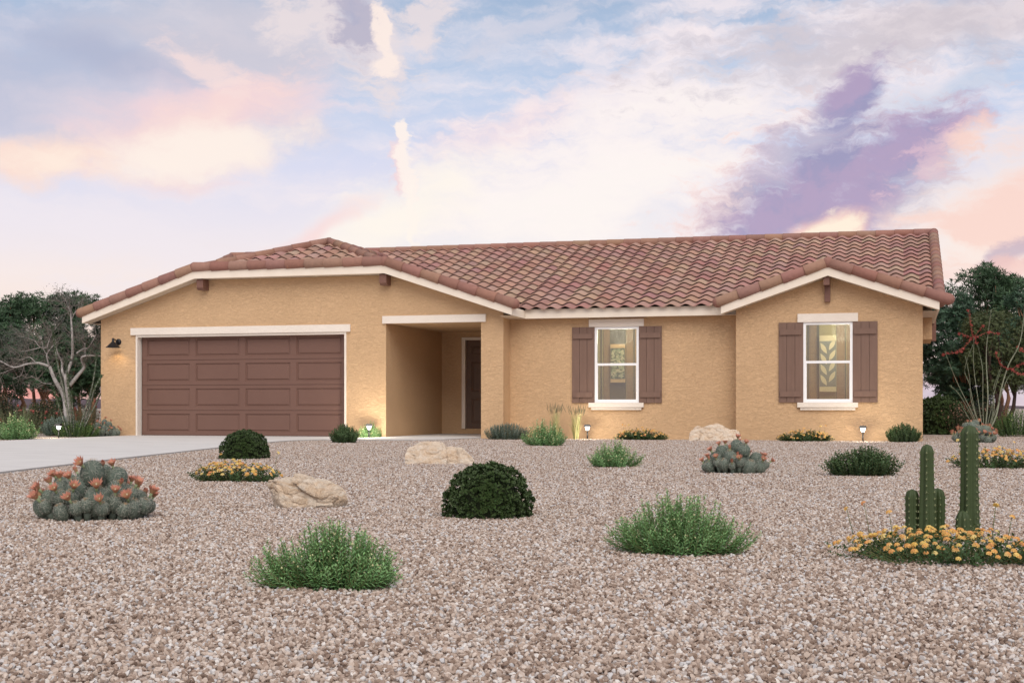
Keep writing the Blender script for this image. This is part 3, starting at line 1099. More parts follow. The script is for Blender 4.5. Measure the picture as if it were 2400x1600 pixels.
# --- beam tails and gable bracket
for uc in (-14.31, -10.17):
    bmx = MB()
    bmx.add([(uc - 0.075, 25.94, 3.15), (uc + 0.075, 25.94, 3.15), (uc + 0.075, 25.94, 3.328), (uc - 0.075, 25.94, 3.328),
             (uc - 0.075, 25.985, 3.105), (uc + 0.075, 25.985, 3.105),
             (uc - 0.075, 26.2, 3.105), (uc + 0.075, 26.2, 3.105), (uc + 0.075, 26.2, 3.328), (uc - 0.075, 26.2, 3.328)],
            [(0, 1, 2, 3), (4, 5, 1, 0), (6, 7, 5, 4), (0, 3, 9, 6, 4), (1, 5, 7, 8, 2), (3, 2, 8, 9)])
    bmx.build('beam_end', M['beam'], house)
bk2 = MB()
bk2.box(-1.435, -1.325, 26.06, 26.328, 2.90, 3.055)
ob = bk2.build('gable_bracket', M['beam'], house)
MB().box(-1.425, -1.32, 26.26, 26.328, 2.615, 2.898).box(-1.425, -1.32, 26.245, 26.328, 2.60, 2.66).build('post', M['beam'], ob)

# --- garage door and trim
gd = MB()
DV = 26.35


def raised_panel(mb, x0, x1, z0, z1, v, rings):
    """nested rectangles: rings = (inset, depth behind v)"""
    V, F = [], []
    for ins, dp in rings:
        V += [(x0 + ins, v + dp, z0 + ins), (x1 - ins, v + dp, z0 + ins), (x1 - ins, v + dp, z1 - ins), (x0 + ins, v + dp, z1 - ins)]
    for k in range(len(rings) - 1):
        for i in range(4):
            j = (i + 1) % 4
            F.append((k * 4 + i, k * 4 + j, k * 4 + 4 + j, k * 4 + 4 + i))
    k = (len(rings) - 1) * 4
    F.append((k, k + 1, k + 2, k + 3))
    mb.add(V, F)


def panelled(mb, u0, u1, z0, z1, v, cells, rings):
    """flat face with rectangular holes on a grid, each filled by a raised panel"""
    xs_ = sorted({u0, u1, *[c[0] for c in cells], *[c[1] for c in cells]})
    zs_ = sorted({z0, z1, *[c[2] for c in cells], *[c[3] for c in cells]})
    for i in range(len(xs_) - 1):
        for j in range(len(zs_) - 1):
            cx, cz = (xs_[i] + xs_[i + 1]) / 2, (zs_[j] + zs_[j + 1]) / 2
            if any(c[0] < cx < c[1] and c[2] < cz < c[3] for c in cells):
                continue
            mb.quad((xs_[i], v, zs_[j]), (xs_[i + 1], v, zs_[j]), (xs_[i + 1], v, zs_[j + 1]), (xs_[i], v, zs_[j + 1]))
    for c in cells:
        raised_panel(mb, *c, v, rings)


RINGS = [(0, 0), (0.012, 0.022), (0.030, 0.022), (0.052, 0.004)]
gu0, gu1 = D0 + 0.02, D1 - 0.0
gw = gu1 - gu0
secs = 4
sh = (DZ - 0.0) / secs
pw = (gw - 2 * 0.115 - 3 * 0.14) / 4
for r_ in range(secs):
    z0, z1 = 0.015 + r_ * sh + 0.004, 0.015 + (r_ + 1) * sh - 0.004
    cells = [(gu0 + 0.115 + k * (pw + 0.14), gu0 + 0.115 + k * (pw + 0.14) + pw, z0 + 0.075, z1 - 0.072) for k in range(4)]
    panelled(gd, gu0, gu1, z0, z1, DV, cells, RINGS)
    gd.quad((gu0, DV, z1), (gu1, DV, z1), (gu1, DV + 0.02, z1 + 0.002), (gu0, DV + 0.02, z1 + 0.002))
    gd.quad((gu0, DV, z0), (gu1, DV, z0), (gu1, DV + 0.02, z0 - 0.002), (gu0, DV + 0.02, z0 - 0.002))
gd.quad((gu0, DV + 0.021, 0), (gu1, DV + 0.021, 0), (gu1, DV + 0.021, DZ), (gu0, DV + 0.021, DZ))
gd.build('garage_door', M['door'], house)
gt = MB()
gt.box(-16.10, -10.98, HV - 0.045, HV, 2.182, 2.335)
gt.build('lintel', M['trim'], house)
gj = MB()
gj.box(-15.99, D0, HV - 0.015, DV + 0.02, 0.0, 2.180)
gj.box(D1, -11.074, HV - 0.015, DV + 0.02, 0.0, 2.180)
gj.box(D0, D1, HV - 0.012, DV + 0.02, 2.135, 2.178)
gj.build('garage_door_frame', M['trim'], house)

# --- porch lintel, front door
MB().box(-10.265, -8.05, HV - 0.05, HV, 2.335, 2.488).build('lintel', M['trim'], house)
fr = MB()
fr.box(-9.71, FD0, 29.69, 29.78, FDZ0, 2.215)
fr.box(FD1, -8.62, 29.69, 29.78, FDZ0, 2.215)
fr.box(FD0, FD1, 29.69, 29.78, FDZ1, 2.215)
fr.build('door_frame', M['trim'], house)
fd = MB()
dw = FD1 - FD0
cells = []
for k in range(2):
    a = FD0 + 0.13 + k * (dw - 0.26 + 0.10) / 2
    b_ = a + (dw - 0.26 - 0.10) / 2
    for z0, z1 in ((0.26, 0.83), (0.98, 1.66), (1.84, 2.02)):
        cells.append((a, b_, z0, z1))
panelled(fd, FD0, FD1, FDZ0, FDZ1, 29.77, cells, [(0, 0), (0.012, 0.012), (0.022, 0.012), (0.05, 0.003)])
fdo = fd.build('front_door', M['front_door'], house)
hn = MB()
hn.lathe([(0.001, 0), (0.03, 0.002), (0.03, 0.01), (0.012, 0.016), (0.012, 0.04), (0.028, 0.05), (0.03, 0.065), (0.02, 0.08), (0.001, 0.082)], 12)
ho = hn.build('handle', M['black'], fdo, off=(0, 0, 0))
ho.location = Vector((FD1 - 0.07, 29.77, 1.05)) - Vector(house.location)
ho.rotation_euler = (R_(90), 0, 0)


# --- windows, shutters, interiors
def window(w0, w1, z0, z1, v, lint, sill, sill2):
    f = MB()
    fw = 0.048
    y0, y1 = v - 0.012, v + 0.06
    f.box(w0, w0 + fw, y0, y1, z0, z1)
    f.box(w1 - fw, w1, y0, y1, z0, z1)
    f.box(w0 + fw, w1 - fw, y0, y1, z1 - fw, z1)
    f.box(w0 + fw, w1 - fw, y0, y1, z0, z0 + fw)
    wo_ = f.build('window', M['vinyl'], house)
    zm0, zm1 = 1.451, 1.497
    s = MB()
    s.box(w0 + fw, w1 - fw, y0 + 0.006, y1 - 0.01, zm0, zm1)
    s.box(w0 + fw, w0 + fw + 0.012, y0 + 0.012, y1 - 0.02, z0 + fw, zm0)
    s.box(w1 - fw - 0.012, w1 - fw, y0 + 0.012, y1 - 0.02, z0 + fw, zm0)
    s.box(w0 + fw + 0.012, w1 - fw - 0.012, y0 + 0.012, y1 - 0.02, z0 + fw, z0 + fw + 0.014)
    s.build('sash', M['vinyl'], wo_)
    for a, b_, yy in ((z0 + fw, zm0, v + 0.018), (zm1, z1 - fw, v + 0.034)):
        MB().box(w0 + fw, w1 - fw, yy, yy + 0.005, a, b_).build('pane', M['glass'], wo_)
    MB().box(lint[0], lint[1], v - 0.045, v, 2.226, lint[2]).build('lintel', M['trim'], house)
    sl = MB()
    sl.box(sill[0], sill[1], v - 0.075, v, 0.622, 0.712)
    sl.box(sill2[0], sill2[1], v - 0.05, v, 0.57, 0.62)
    sl.build('sill', M['trim'], house)


def shutter(u0, u1, z0, z1, v, b0, b1):
    mb = MB()
    gap = 0.007
    bw = (u1 - u0 - 2 * gap) / 3
    for k in range(3):
        a = u0 + k * (bw + gap)
        mb.box(a, a + bw, v - 0.03, v - 0.004, z0, z1)
    mb.box(u0 + 0.01, u1 - 0.01, v - 0.008, v, z0 + 0.01, z1 - 0.01)
    o_ = mb.build('shutter', M['shutter'], house)
    for za, zb in ((0.82, 0.925), (1.99, 2.094)):
        MB().box(b0, b1, v - 0.058, v - 0.0305, za, zb).build('batten', M['shutter'], o_)


window(-5.928, -5.035, 0.714, 2.224, MV, (-6.042, -4.934, 2.372), (-6.042, -4.934), (-5.99, -4.981))
window(-1.82, -0.914, 0.714, 2.224, WV, (-1.925, -0.817, 2.385), (-1.927, -0.817), (-1.874, -0.866))
shutter(-6.389, -5.930, 0.708, 2.222, MV, -6.368, -5.965)
shutter(-5.031, -4.576, 0.708, 2.222, MV, -5.012, -4.60)
shutter(-2.276, -1.823, 0.714, 2.226, WV, -2.255, -1.856)
shutter(-0.911, -0.463, 0.714, 2.226, WV, -0.892, -0.485)


def room(u0, u1, v0, v1, stripes, dark):
    mb = MB()
    z0, z1 = 0.02, 2.40
    mb.quad((u0, v1, z0), (u1, v1, z0), (u1, v1, z1), (u0, v1, z1))
    mb.quad((u0, v0, z0), (u0, v1, z0), (u0, v1, z1), (u0, v0, z1))
    mb.quad((u1, v0, z0), (u1, v1, z0), (u1, v1, z1), (u1, v0, z1))
    mb.quad((u0, v0, z0), (u1, v0, z0), (u1, v1, z0), (u0, v1, z0))
    mb.quad((u0, v0, z1), (u1, v0, z1), (u1, v1, z1), (u0, v1, z1))
    rm = mb.build('room_wall', M['interior'], house)
    for a, b_ in stripes:
        MB().box(a, b_, v1 - 0.03, v1 - 0.004, z0 + 0.01, z1 - 0.01).build('wall_panel', M['panel'], rm)
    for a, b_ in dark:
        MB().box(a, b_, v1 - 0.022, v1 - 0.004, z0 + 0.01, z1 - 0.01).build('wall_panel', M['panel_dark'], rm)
    ld = bpy.data.lights.new('room_light', 'POINT')
    ld.energy = 30
    ld.color = (1.0, 0.92, 0.76)
    ld.shadow_soft_size = 0.25
    lo = bpy.data.objects.new('room_light', ld)
    COL.objects.link(lo)
    lo.parent = rm
    lo.location = Vector(((u0 + u1) / 2 + 0.2, v0 + 0.45, 2.1)) - Vector(house.location)


room(-7.2, -4.2, MV + 0.141, 28.2, [(-6.07, -5.94), (-5.585, -5.44), (-5.40, -5.32)], [(-6.14, -6.11), (-5.94, -5.90), (-5.43, -5.41), (-5.9, -5.6)])
room(-2.7, 0.1, WV + 0.141, 27.8, [(-1.80, -1.66), (-1.27, -1.12), (-1.08, -1.0)], [(-1.84, -1.815), (-1.65, -1.61), (-1.115, -1.095), (-1.28, -1.262)])


def art(u0, u1, z0, z1, v, style, label):
    root = thing('wall_art', label, 'wall art', ((u0 + u1) / 2, v, z0))
    MB().box(u0, u1, v - 0.03, v, z0, z1).build('canvas', M['art_paper'] if style else M['art_wood'], root)
    h = z1 - z0
    a0, a1 = z0 + 0.09 * h, z1 - 0.10 * h
    MB().box(u0 + 0.004, u1 - 0.004, v - 0.033, v - 0.0301, a0, a1).build('picture', M['art_grey'] if style else M['art_green'], root)
    lf = MB()
    r = random.Random(3)
    cu = (u0 + u1) / 2
    if style:
        k = 0
        zz = a0 + 0.02
        while zz < a1 - 0.12:
            for sgn in (-1, 1):
                px, pz = cu + sgn * 0.02, zz + (0.07 if sgn > 0 else 0)
                ln, wd, an = 0.25, 0.085, math.radians(60)
                dx, dz = sgn * math.cos(an), math.sin(an)
                pts = []
                for q in range(9):
                    tq = q / 8
                    pts.append((px + dx * ln * tq - dz * wd * math.sin(math.pi * tq) * 0.5, pz + dz * ln * tq + dx * wd * math.sin(math.pi * tq) * 0.5))
                for q in range(7, 0, -1):
                    tq = q / 8
                    pts.append((px + dx * ln * tq + dz * wd * math.sin(math.pi * tq) * 0.5, pz + dz * ln * tq - dx * wd * math.sin(math.pi * tq) * 0.5))
                pts = [(min(max(x, u0 + 0.006), u1 - 0.006), min(z, a1 - 0.004)) for x, z in pts]
                lf.add([(x, v - 0.0345, z) for x, z in pts], [tuple(range(len(pts)))], (0.80, 0.69, 0.45))
                k += 1
            zz += 0.21
    else:
        for _ in range(120):
            x, z = r.uniform(u0 + 0.03, u1 - 0.03), r.uniform(a0 + 0.03, a1 - 0.03)
            rr = r.uniform(0.016, 0.03)
            rot = r.uniform(0, 6.28)
            c = r.choice([(0.46, 0.44, 0.28), (0.36, 0.40, 0.25), (0.56, 0.50, 0.33), (0.25, 0.30, 0.18)])
            dpt = v - 0.0334 - _ * 0.00002
            pts = []
            for q in range(8):
                th = q * math.pi / 4
                ex, ez = rr * 1.4 * math.cos(th), rr * 0.75 * math.sin(th)
                pts.append((x + ex * math.cos(rot) - ez * math.sin(rot), dpt, z + ex * math.sin(rot) + ez * math.cos(rot)))
            lf.add(pts, [tuple(range(8))], c)
    lf.build('leaf_motif', M['art_leaf'], root)


art(-5.90, -5.585, 1.14, 1.94, 28.08, 0, 'tall picture of green leaves seen through the window beside the porch')
art(-1.60, -1.272, 0.93, 2.04, 27.68, 1, 'tall cream leaf print on grey seen through the right gable window')


# ------------------------------------------------------------------ lamps
def path_light():
    root = thing('path_light', '', 'path light')
    st_ = MB().tube([(0, 0, -0.05), (0, 0, 0.165)], 0.0135, 10)
    st_.lathe([(0.001, 0.16), (0.022, 0.165), (0.022, 0.172), (0.001, 0.176)], 12)
    st_.build('stake', M['black'], root)
    MB().lathe([(0.001, 0.176), (0.026, 0.178), (0.034, 0.20), (0.044, 0.235), (0.048, 0.252), (0.001, 0.254)], 16).build('lens', M['lens'], root)
    cp_ = MB()
    q = [(0.080, 0.246), (0.084, 0.252), (0.06, 0.292), (0.001, 0.296)]
    cp_.lathe([(r * 1.2, z) for r, z in q], 4, smooth=False)
    cp_.quad((-0.095, 0, 0.2465), (0, -0.095, 0.2465), (0.095, 0, 0.2465), (0, 0.095, 0.2465))
    cpo = cp_.build('cap', M['black'], root)
    cpo.rotation_euler = (0, 0, R_(45))
    ld = bpy.data.lights.new('path_lamp', 'POINT')
    ld.energy = 15
    ld.color = (1.0, 0.90, 0.72)
    ld.shadow_soft_size = 0.04
    lo = bpy.data.objects.new('path_lamp', ld)
    COL.objects.link(lo)
    lo.parent = root
    lo.location = (0, -0.24, 0.24)
    return root


pl0 = path_light()
PG = 'path lights along the house front'
pl0['label'] = 'black capped path light glowing under the right gable window'
pl0['group'] = PG
pl0.location = (-0.714, 25.78, -0.005)
copy_thing(pl0, 'black capped path light beside tall dry grass near the shuttered porch-side window', (-5.96, 26.15, -0.005), 0.2, 1.0, PG)
plb = copy_thing(pl0, 'black capped path light before the brightly lit bush between garage and porch', (-10.38, 25.72, -0.005), 0.4, 1.0, PG)
for ch in plb.children:
    if ch.type == 'LIGHT':
        ch.data = ch.data.copy()
        ch.data.energy = 30
copy_thing(pl0, 'black capped path light at the far edge of the driveway before a green shrub', (-16.55, 24.2, -0.005), 0.1, 1.0, PG)

wl = thing('wall_lamp', 'black barn style wall lamp shining on stucco beside the garage door', 'wall lamp', (-16.42, HV, 2.04))
bp = MB().lathe([(0.001, 0.03), (0.055, 0.028), (0.068, 0.012), (0.07, 0.0)], 20)
bpo = bp.build('backplate', M['black'], wl, off=(0, 0, 0))
bpo.rotation_euler = (R_(90), 0, 0)
arm = MB().tube([(0, -0.02, 0), (0, -0.10, 0.03), (0, -0.17, 0.05), (0, -0.21, 0.04)], 0.014, 8)
arm.lathe([(0.001, 0.075), (0.024, 0.07), (0.026, 0.0), (0.03, -0.01)], 12, center=(0, -0.215, 0.0))
arm.build('arm', M['black'], wl, off=(0, 0, 0))
MB().lathe([(0.03, 0.0), (0.045, -0.02), (0.155, -0.125), (0.165, -0.13), (0.152, -0.128), (0.042, -0.024), (0.001, -0.018)], 24,
           center=(0, -0.215, 0)).build('shade', M['black'], wl, off=(0, 0, 0))
MB().lathe([(0.001, -0.03), (0.02, -0.045), (0.03, -0.075), (0.02, -0.1), (0.001, -0.105)], 12, center=(0, -0.215, 0)).build('bulb', M['bulb'], wl, off=(0, 0, 0))
ld = bpy.data.lights.new('wall_lamp_light', 'SPOT')
ld.energy = 6
ld.color = (1.0, 0.72, 0.38)
ld.spot_size = R_(125)
ld.spot_blend = 0.5
ld.shadow_soft_size = 0.03
lo = bpy.data.objects.new('wall_lamp_light', ld)
COL.objects.link(lo)
lo.parent = wl
lo.location = (0.0, -0.215, -0.115)

#PLANTS#
# ------------------------------------------------------------------ plants
def unit(a):
    return a / np.maximum(np.linalg.norm(a, axis=1, keepdims=True), 1e-9)


def cvar(base, n, amt=0.2, hue=0.08, g=None):
    g = g or rng
    b_ = np.asarray(base)[None, :] * (1 + g.uniform(-amt, amt, (n, 1))) * (1 + g.uniform(-hue, hue, (n, 3)))
    return np.clip(b_, 0, 1)


def stems_bush(seed, Wd, H, nst, col, leafL, leafW, spacing, rise=0.75, root=0.5, flat=1.6, dots=0, dotc=(0.75, 0.68, 0.35), dotr=0.004,
               top_col=None, spread=0.75, curve=0.3, stem_col=(0.16, 0.17, 0.07), ellip=0.8, rounded=False, jag=0.3, irregular=0.22):
    """a shrub of many leafy stems fanning up from the ground"""
    g = np.random.default_rng(seed)
    mb, sb, fb = MB(), MB(), MB()
    ph = g.uniform(0, 6.28, 4)
    for i in range(nst):
        th = g.uniform(0, 2 * math.pi)
        rr = math.sqrt(g.uniform(0, 1))
        lob = 1 + irregular * (math.sin(2 * th + ph[0]) * 0.5 + math.sin(3 * th + ph[1]) * 0.3 + math.sin(5 * th + ph[2]) * 0.3)
        cx, cy = math.cos(th), math.sin(th) * ellip
        R = Wd / 2 * lob
        base = np.array([cx * rr * R * root, cy * rr * R * root, 0.0])
        hgt = H * (1 - rise * rr ** flat) * g.uniform(1 - jag, 1.06)
        tip = np.array([cx * rr * R, cy * rr * R, max(hgt, 0.12 * H)]) + g.normal(0, 0.03 * Wd, 3) * np.array([1, 1, 0.3])
        tip[2] = max(tip[2], 0.02)
        mid = (base + tip) / 2 + np.array([cx * rr * R * 0.15 * curve, cy * rr * R * 0.15 * curve, -0.05 * H])
        ln = np.linalg.norm(tip - base)
        n = max(4, int(ln / spacing))
        tt = np.linspace(0.08, 1, n)[:, None]
        p = (1 - tt) ** 2 * base + 2 * tt * (1 - tt) * mid + tt ** 2 * tip
        dv = unit(2 * (1 - tt) * (mid - base) + 2 * tt * (tip - mid))
        ang = np.arange(n) * 2.4 + g.uniform(0, 6)
        a = unit(np.cross(dv, np.array([[0.1, 0.2, 1.0]]) + 0.01))
        b_ = np.cross(dv, a)
        out = a * np.cos(ang)[:, None] + b_ * np.sin(ang)[:, None]
        d = unit(dv * (1 - spread * 0.5) + out * spread + g.normal(0, 0.15, (n, 3)))
        Ls = leafL * g.uniform(0.7, 1.15, n) * (1 - 0.35 * tt[:, 0] ** 3)
        c = cvar(col, n, 0.22, 0.08, g)
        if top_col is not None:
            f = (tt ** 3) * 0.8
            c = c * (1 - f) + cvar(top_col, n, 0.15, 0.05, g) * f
        mb.leaves(p, d, dv + 0.001, Ls, leafW, c, rounded=rounded)
        sb.tube([base, mid * 0.5 + (base + tip) * 0.25, tip], [0.0022, 0.0017, 0.0009], 3, stem_col, cap=False)
    if dots:
        allp = np.concatenate([v for v in mb.v])
        zc = allp[:, 2]
        wt = np.maximum(zc, 0) + 0.02
        pick = g.choice(len(allp), dots, p=wt / wt.sum())
        for q in allp[pick]:
            r = dotr * g.uniform(0.7, 1.2)
            fb.lathe([(0.0001, -r), (r * 0.8, -r * 0.5), (r, 0.1 * r), (r * 0.6, r * 0.7), (0.0001, r)], 6,
                     tuple(np.array(dotc) * g.uniform(0.8, 1.15)), tuple(q + np.array([0, 0, r])))
    return mb, sb, fb


def bush(name, label, cat, loc, parts, rz=0.0, sc=1.0, group=None, flower='blossom'):
    root = thing(name, label, cat, loc, rz, sc, group)
    mb, sb, fb = parts
    mb.build('foliage', M['leaf'], root, off=(0, 0, 0))
    if sb.v:
        sb.build('stems', M['bark'], root, off=(0, 0, 0))  # the domes pass their added dark core here instead of stems
    if fb.v:
        fb.build(flower, M['petal'], root, off=(0, 0, 0))
    return root


# --- feathery green bushes with pale button flowers
GG = 'feathery green bushes with pale buttons'
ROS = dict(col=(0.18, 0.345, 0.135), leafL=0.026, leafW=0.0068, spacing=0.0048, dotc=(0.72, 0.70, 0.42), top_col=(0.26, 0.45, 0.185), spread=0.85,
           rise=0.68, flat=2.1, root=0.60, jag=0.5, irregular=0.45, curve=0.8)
ROF = dict(ROS, leafL=0.036, leafW=0.013, spacing=0.011, dotr=0.0075)
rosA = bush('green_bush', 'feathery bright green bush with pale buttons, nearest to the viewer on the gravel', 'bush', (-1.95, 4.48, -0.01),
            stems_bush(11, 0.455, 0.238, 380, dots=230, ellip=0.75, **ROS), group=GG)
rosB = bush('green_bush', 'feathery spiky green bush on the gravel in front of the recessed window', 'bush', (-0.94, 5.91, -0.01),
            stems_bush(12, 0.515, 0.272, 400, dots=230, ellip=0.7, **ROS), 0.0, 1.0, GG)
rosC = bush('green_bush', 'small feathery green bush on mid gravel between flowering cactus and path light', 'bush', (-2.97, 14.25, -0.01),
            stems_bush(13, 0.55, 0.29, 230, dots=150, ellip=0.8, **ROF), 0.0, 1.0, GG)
copy_thing(rosC, 'feathery green bush backed by tall dry grass near the porch column', (-5.65, 21.75, -0.01), 2.4, (1.36, 1.3, 1.45), GG)
copy_thing(rosC, 'feathery green bush at the left edge beyond the driveway', (-16.62, 22.9, -0.01), 4.0, (1.6, 1.5, 1.75), GG)
copy_thing(rosC, 'brightly lit green bush behind a path light between garage and porch', (-10.47, 25.99, -0.01), 0.7, (1.05, 0.45, 1.15), GG)


# --- clipped dark domes
def dome(seed, Wd, H, N, col, leafL=0.017, leafW=0.011, lump=0.06):
    g = np.random.default_rng(seed)
    mb, sb, fb = MB(), MB(), MB()
    u = g.uniform(0.0, 1.0, N)
    th = g.uniform(0, 2 * math.pi, N)
    cz = u ** 0.9
    sxy = np.sqrt(1 - cz ** 2)
    nv = np.stack([sxy * np.cos(th), sxy * np.sin(th), cz], 1)
    lumpy = np.array([mnoise.noise(Vector(tuple(q * 3.1 + seed))) for q in nv])
    fine = np.array([mnoise.noise(Vector(tuple(q * 8.5 + seed))) for q in nv])
    rad = 1 + lump * lumpy * 1.3 + 0.07 * fine
    rad *= g.choice([1.0, 0.93, 0.86], N, p=[0.6, 0.25, 0.15])
    bulge = 1 + 0.06 * np.sin(np.pi * np.clip(cz, 0, 1))
    p = nv * np.array([Wd / 2, Wd / 2, H]) * (rad * bulge)[:, None]
    p[:, 2] = np.maximum(p[:, 2] - 0.0, 0.006)
    on = unit(nv / np.array([Wd / 2, Wd / 2, H]))
    k = 8
    a = unit(np.cross(on, g.normal(0, 1, (N, 3))))
    b_ = np.cross(on, a)
    for i in range(k):
        an = 2 * math.pi * i / k + g.uniform(-0.3, 0.3, N)
        out = a * np.cos(an)[:, None] + b_ * np.sin(an)[:, None]
        w = g.uniform(0.35, 0.95, N)[:, None]
        d = unit(on * w + out * 0.9 + np.array([[0, 0, 0.12]]))
        tone = (1 + 0.35 * np.clip(fine, -1, 1))[:, None]
        mb.leaves(p + g.normal(0, 0.004, (N, 3)), d, on + 0.001, leafL * g.uniform(0.7, 1.2, N), leafW * g.uniform(0.8, 1.2, N),
                  np.clip(cvar(col, N, 0.25, 0.08, g) * tone, 0, 1), fold=0.25, rounded=True)
    # solid dark core, added to block see-through between the leaves
    prof = [(Wd * 0.40, 0.0), (Wd * 0.40, H * 0.25), (Wd * 0.33, H * 0.55), (Wd * 0.2, H * 0.75), (0.001, H * 0.84)]
    sb.lathe(prof, 20, (0.02, 0.028, 0.012))
    return mb, sb, fb


DG = 'round clipped dark green shrubs'
domeA = bush('round_shrub', 'dense dark green dome shrub alone on the gravel in front of the middle wall', 'shrub', (-2.33, 7.62, -0.01),
             dome(21, 0.50, 0.30, 1500, (0.050, 0.084, 0.026)), group=DG)
copy_thing(domeA, 'dense dark green dome shrub beside the driveway in front of the garage door', (-7.85, 15.35, -0.01), 1.3, (1.22, 1.1, 1.13), DG)
copy_thing(domeA, 'tall dark round shrub behind the house corner on the right side', (0.85, 33.6, -0.01), 2.2, (2.7, 2.4, 2.9), DG)


# --- orange and yellow flowering ground cover
def lantana(seed, Wd, H, nst, heads, ellip=0.6, stray=4, lw=1.0):
    g = np.random.default_rng(seed)
    mb, sb, fb = stems_bush(seed, Wd, H, nst, (0.055, 0.105, 0.038), 0.022 * lw, 0.0125 * lw, 0.013, rise=0.55, root=0.62, flat=2.4, spread=0.95, ellip=ellip,
                            rounded=True, jag=0.55, top_col=(0.055, 0.115, 0.04), irregular=0.15)
    fb = MB()
    ycol = [(0.86, 0.60, 0.18), (0.88, 0.67, 0.24), (0.84, 0.46, 0.17), (0.86, 0.54, 0.19), (0.78, 0.36, 0.17), (0.90, 0.73, 0.32)]
    for i in range(heads):
        th = g.uniform(0, 6.283)
        rr = math.sqrt(g.uniform(0, 1.0))
        x, y = math.cos(th) * rr * Wd / 2, math.sin(th) * rr * Wd / 2 * ellip
        z = H * (1 - 0.62 * rr ** 2.4) * g.uniform(0.72, 1.12)
        if i < stray:
            z = H * g.uniform(1.25, 1.8)
            x = math.copysign(Wd * g.uniform(0.2, 0.47), x)
        out = np.array([x, y, 0.35 * Wd])
        out = out / np.linalg.norm(out)
        c0 = np.array([x, y, max(z, 0.02)])
        if i < stray:
            sb.tube([(x * 0.9, y * 0.9, 0.02), (x * 0.95, y * 0.95, z * 0.6), tuple(c0)], [0.002, 0.0018, 0.0012], 4, (0.10, 0.13, 0.05))
        R = g.uniform(0.0095, 0.0145) * lw
        base = np.array(ycol[g.choice(6, p=[0.24, 0.29, 0.10, 0.14, 0.03, 0.20])])
        inner = np.array(ycol[2]) if g.random() < 0.55 else base
        m_ = 15
        k = np.arange(m_)
        ph = k * 2.39996
        zz = 1 - 0.85 * k / m_
        rx = np.sqrt(1 - zz ** 2)
        lx = np.array([1, 0, 0]) - out * out[0]
        lx /= np.linalg.norm(lx)
        ly = np.cross(out, lx)
        nn = lx * (rx * np.cos(ph))[:, None] + ly * (rx * np.sin(ph))[:, None] + out * zz[:, None]
        pos = c0 + nn * R * np.array([1, 1, 0.8])
        for q in range(m_):
            n_ = nn[q] / np.linalg.norm(nn[q])
            t1_ = np.cross(n_, [0.3, 0.5, 0.8])
            t1_ /= np.linalg.norm(t1_)
            t2_ = np.cross(n_, t1_)
            s = R * 0.40
            f = q / m_
            cc = inner * (1 - f) + base * f
            cc = np.clip(cc * g.uniform(0.85, 1.1), 0, 1)
            V = [pos[q] - n_ * s * 0.25]
            for e in range(5):
                an = e * 1.2566 + q
                V.append(pos[q] + (t1_ * math.cos(an) + t2_ * math.sin(an)) * s)
            fb.add(V, [(0, 1, 2), (0, 2, 3), (0, 3, 4), (0, 4, 5), (0, 5, 1)], cc)
    return mb, sb, fb


LG = 'low shrubs with orange and yellow flowers'
lanA = bush('flowering_shrub', 'low orange and yellow flowering mat around the base of the column cactus', 'flowering shrub', (0.17, 5.95, -0.01),
            lantana(31, 0.95, 0.132, 280, 220, stray=7), group=LG)
lanB = bush('flowering_shrub', 'low orange and yellow flowering shrub behind the pale boulder near the driveway', 'flowering shrub', (-5.5, 10.62, -0.01),
            lantana(32, 0.82, 0.17, 190, 130, ellip=0.5, stray=2, lw=1.25), 0, 1, LG)
copy_thing(lanB, 'low yellow flowering shrub at the right edge behind the column cactus', (0.9, 15.1, -0.01), 3.14, (1.12, 1.1, 1.2), LG)
lanC = bush('flowering_shrub', 'sparse yellow flowering shrub against the wall under the recessed window', 'flowering shrub', (-4.86, 26.05, -0.01),
            lantana(33, 1.06, 0.21, 190, 75, ellip=0.32, stray=3, lw=1.9), 0, 1, LG)
copy_thing(lanC, 'sparse yellow flowering shrub at the foot of the right wing beside the boulder', (-1.76, 25.75, -0.01), 3.3, (0.98, 1.0, 1.0), LG)

# --- loose dark leafy shrubs
KG = 'loose dark leafy shrubs'
DK = dict(col=(0.048, 0.092, 0.036), leafL=0.032, leafW=0.015, spacing=0.010, rise=0.55, root=0.72, flat=2.2, spread=0.8, jag=0.25, rounded=True,
          top_col=(0.08, 0.145, 0.05), irregular=0.3)
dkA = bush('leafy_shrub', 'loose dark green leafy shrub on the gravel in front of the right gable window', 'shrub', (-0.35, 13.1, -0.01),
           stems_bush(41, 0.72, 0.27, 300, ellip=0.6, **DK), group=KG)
copy_thing(dkA, 'loose dark green leafy shrub at the walkway edge by the garage door', (-9.56, 22.55, -0.01), 2.0, (0.98, 1.1, 1.2), KG)
copy_thing(dkA, 'loose dark green leafy shrub at the right corner of the house front', (0.0, 25.75, -0.01), 4.1, (1.35, 1.0, 1.25), KG)
dkB = bush('leafy_shrub', 'dark green leafy shrub behind the path light beyond the driveway', 'shrub', (-16.65, 25.0, -0.01),
           stems_bush(42, 1.2, 0.36, 230, ellip=0.6, dots=60, dotc=(0.4, 0.5, 0.15), dotr=0.009, **{**DK, 'leafL': 0.034, 'leafW': 0.013, 'spacing': 0.012, 'col': (0.05, 0.11, 0.03), 'top_col': (0.08, 0.17, 0.04)}), 0, 1, KG)

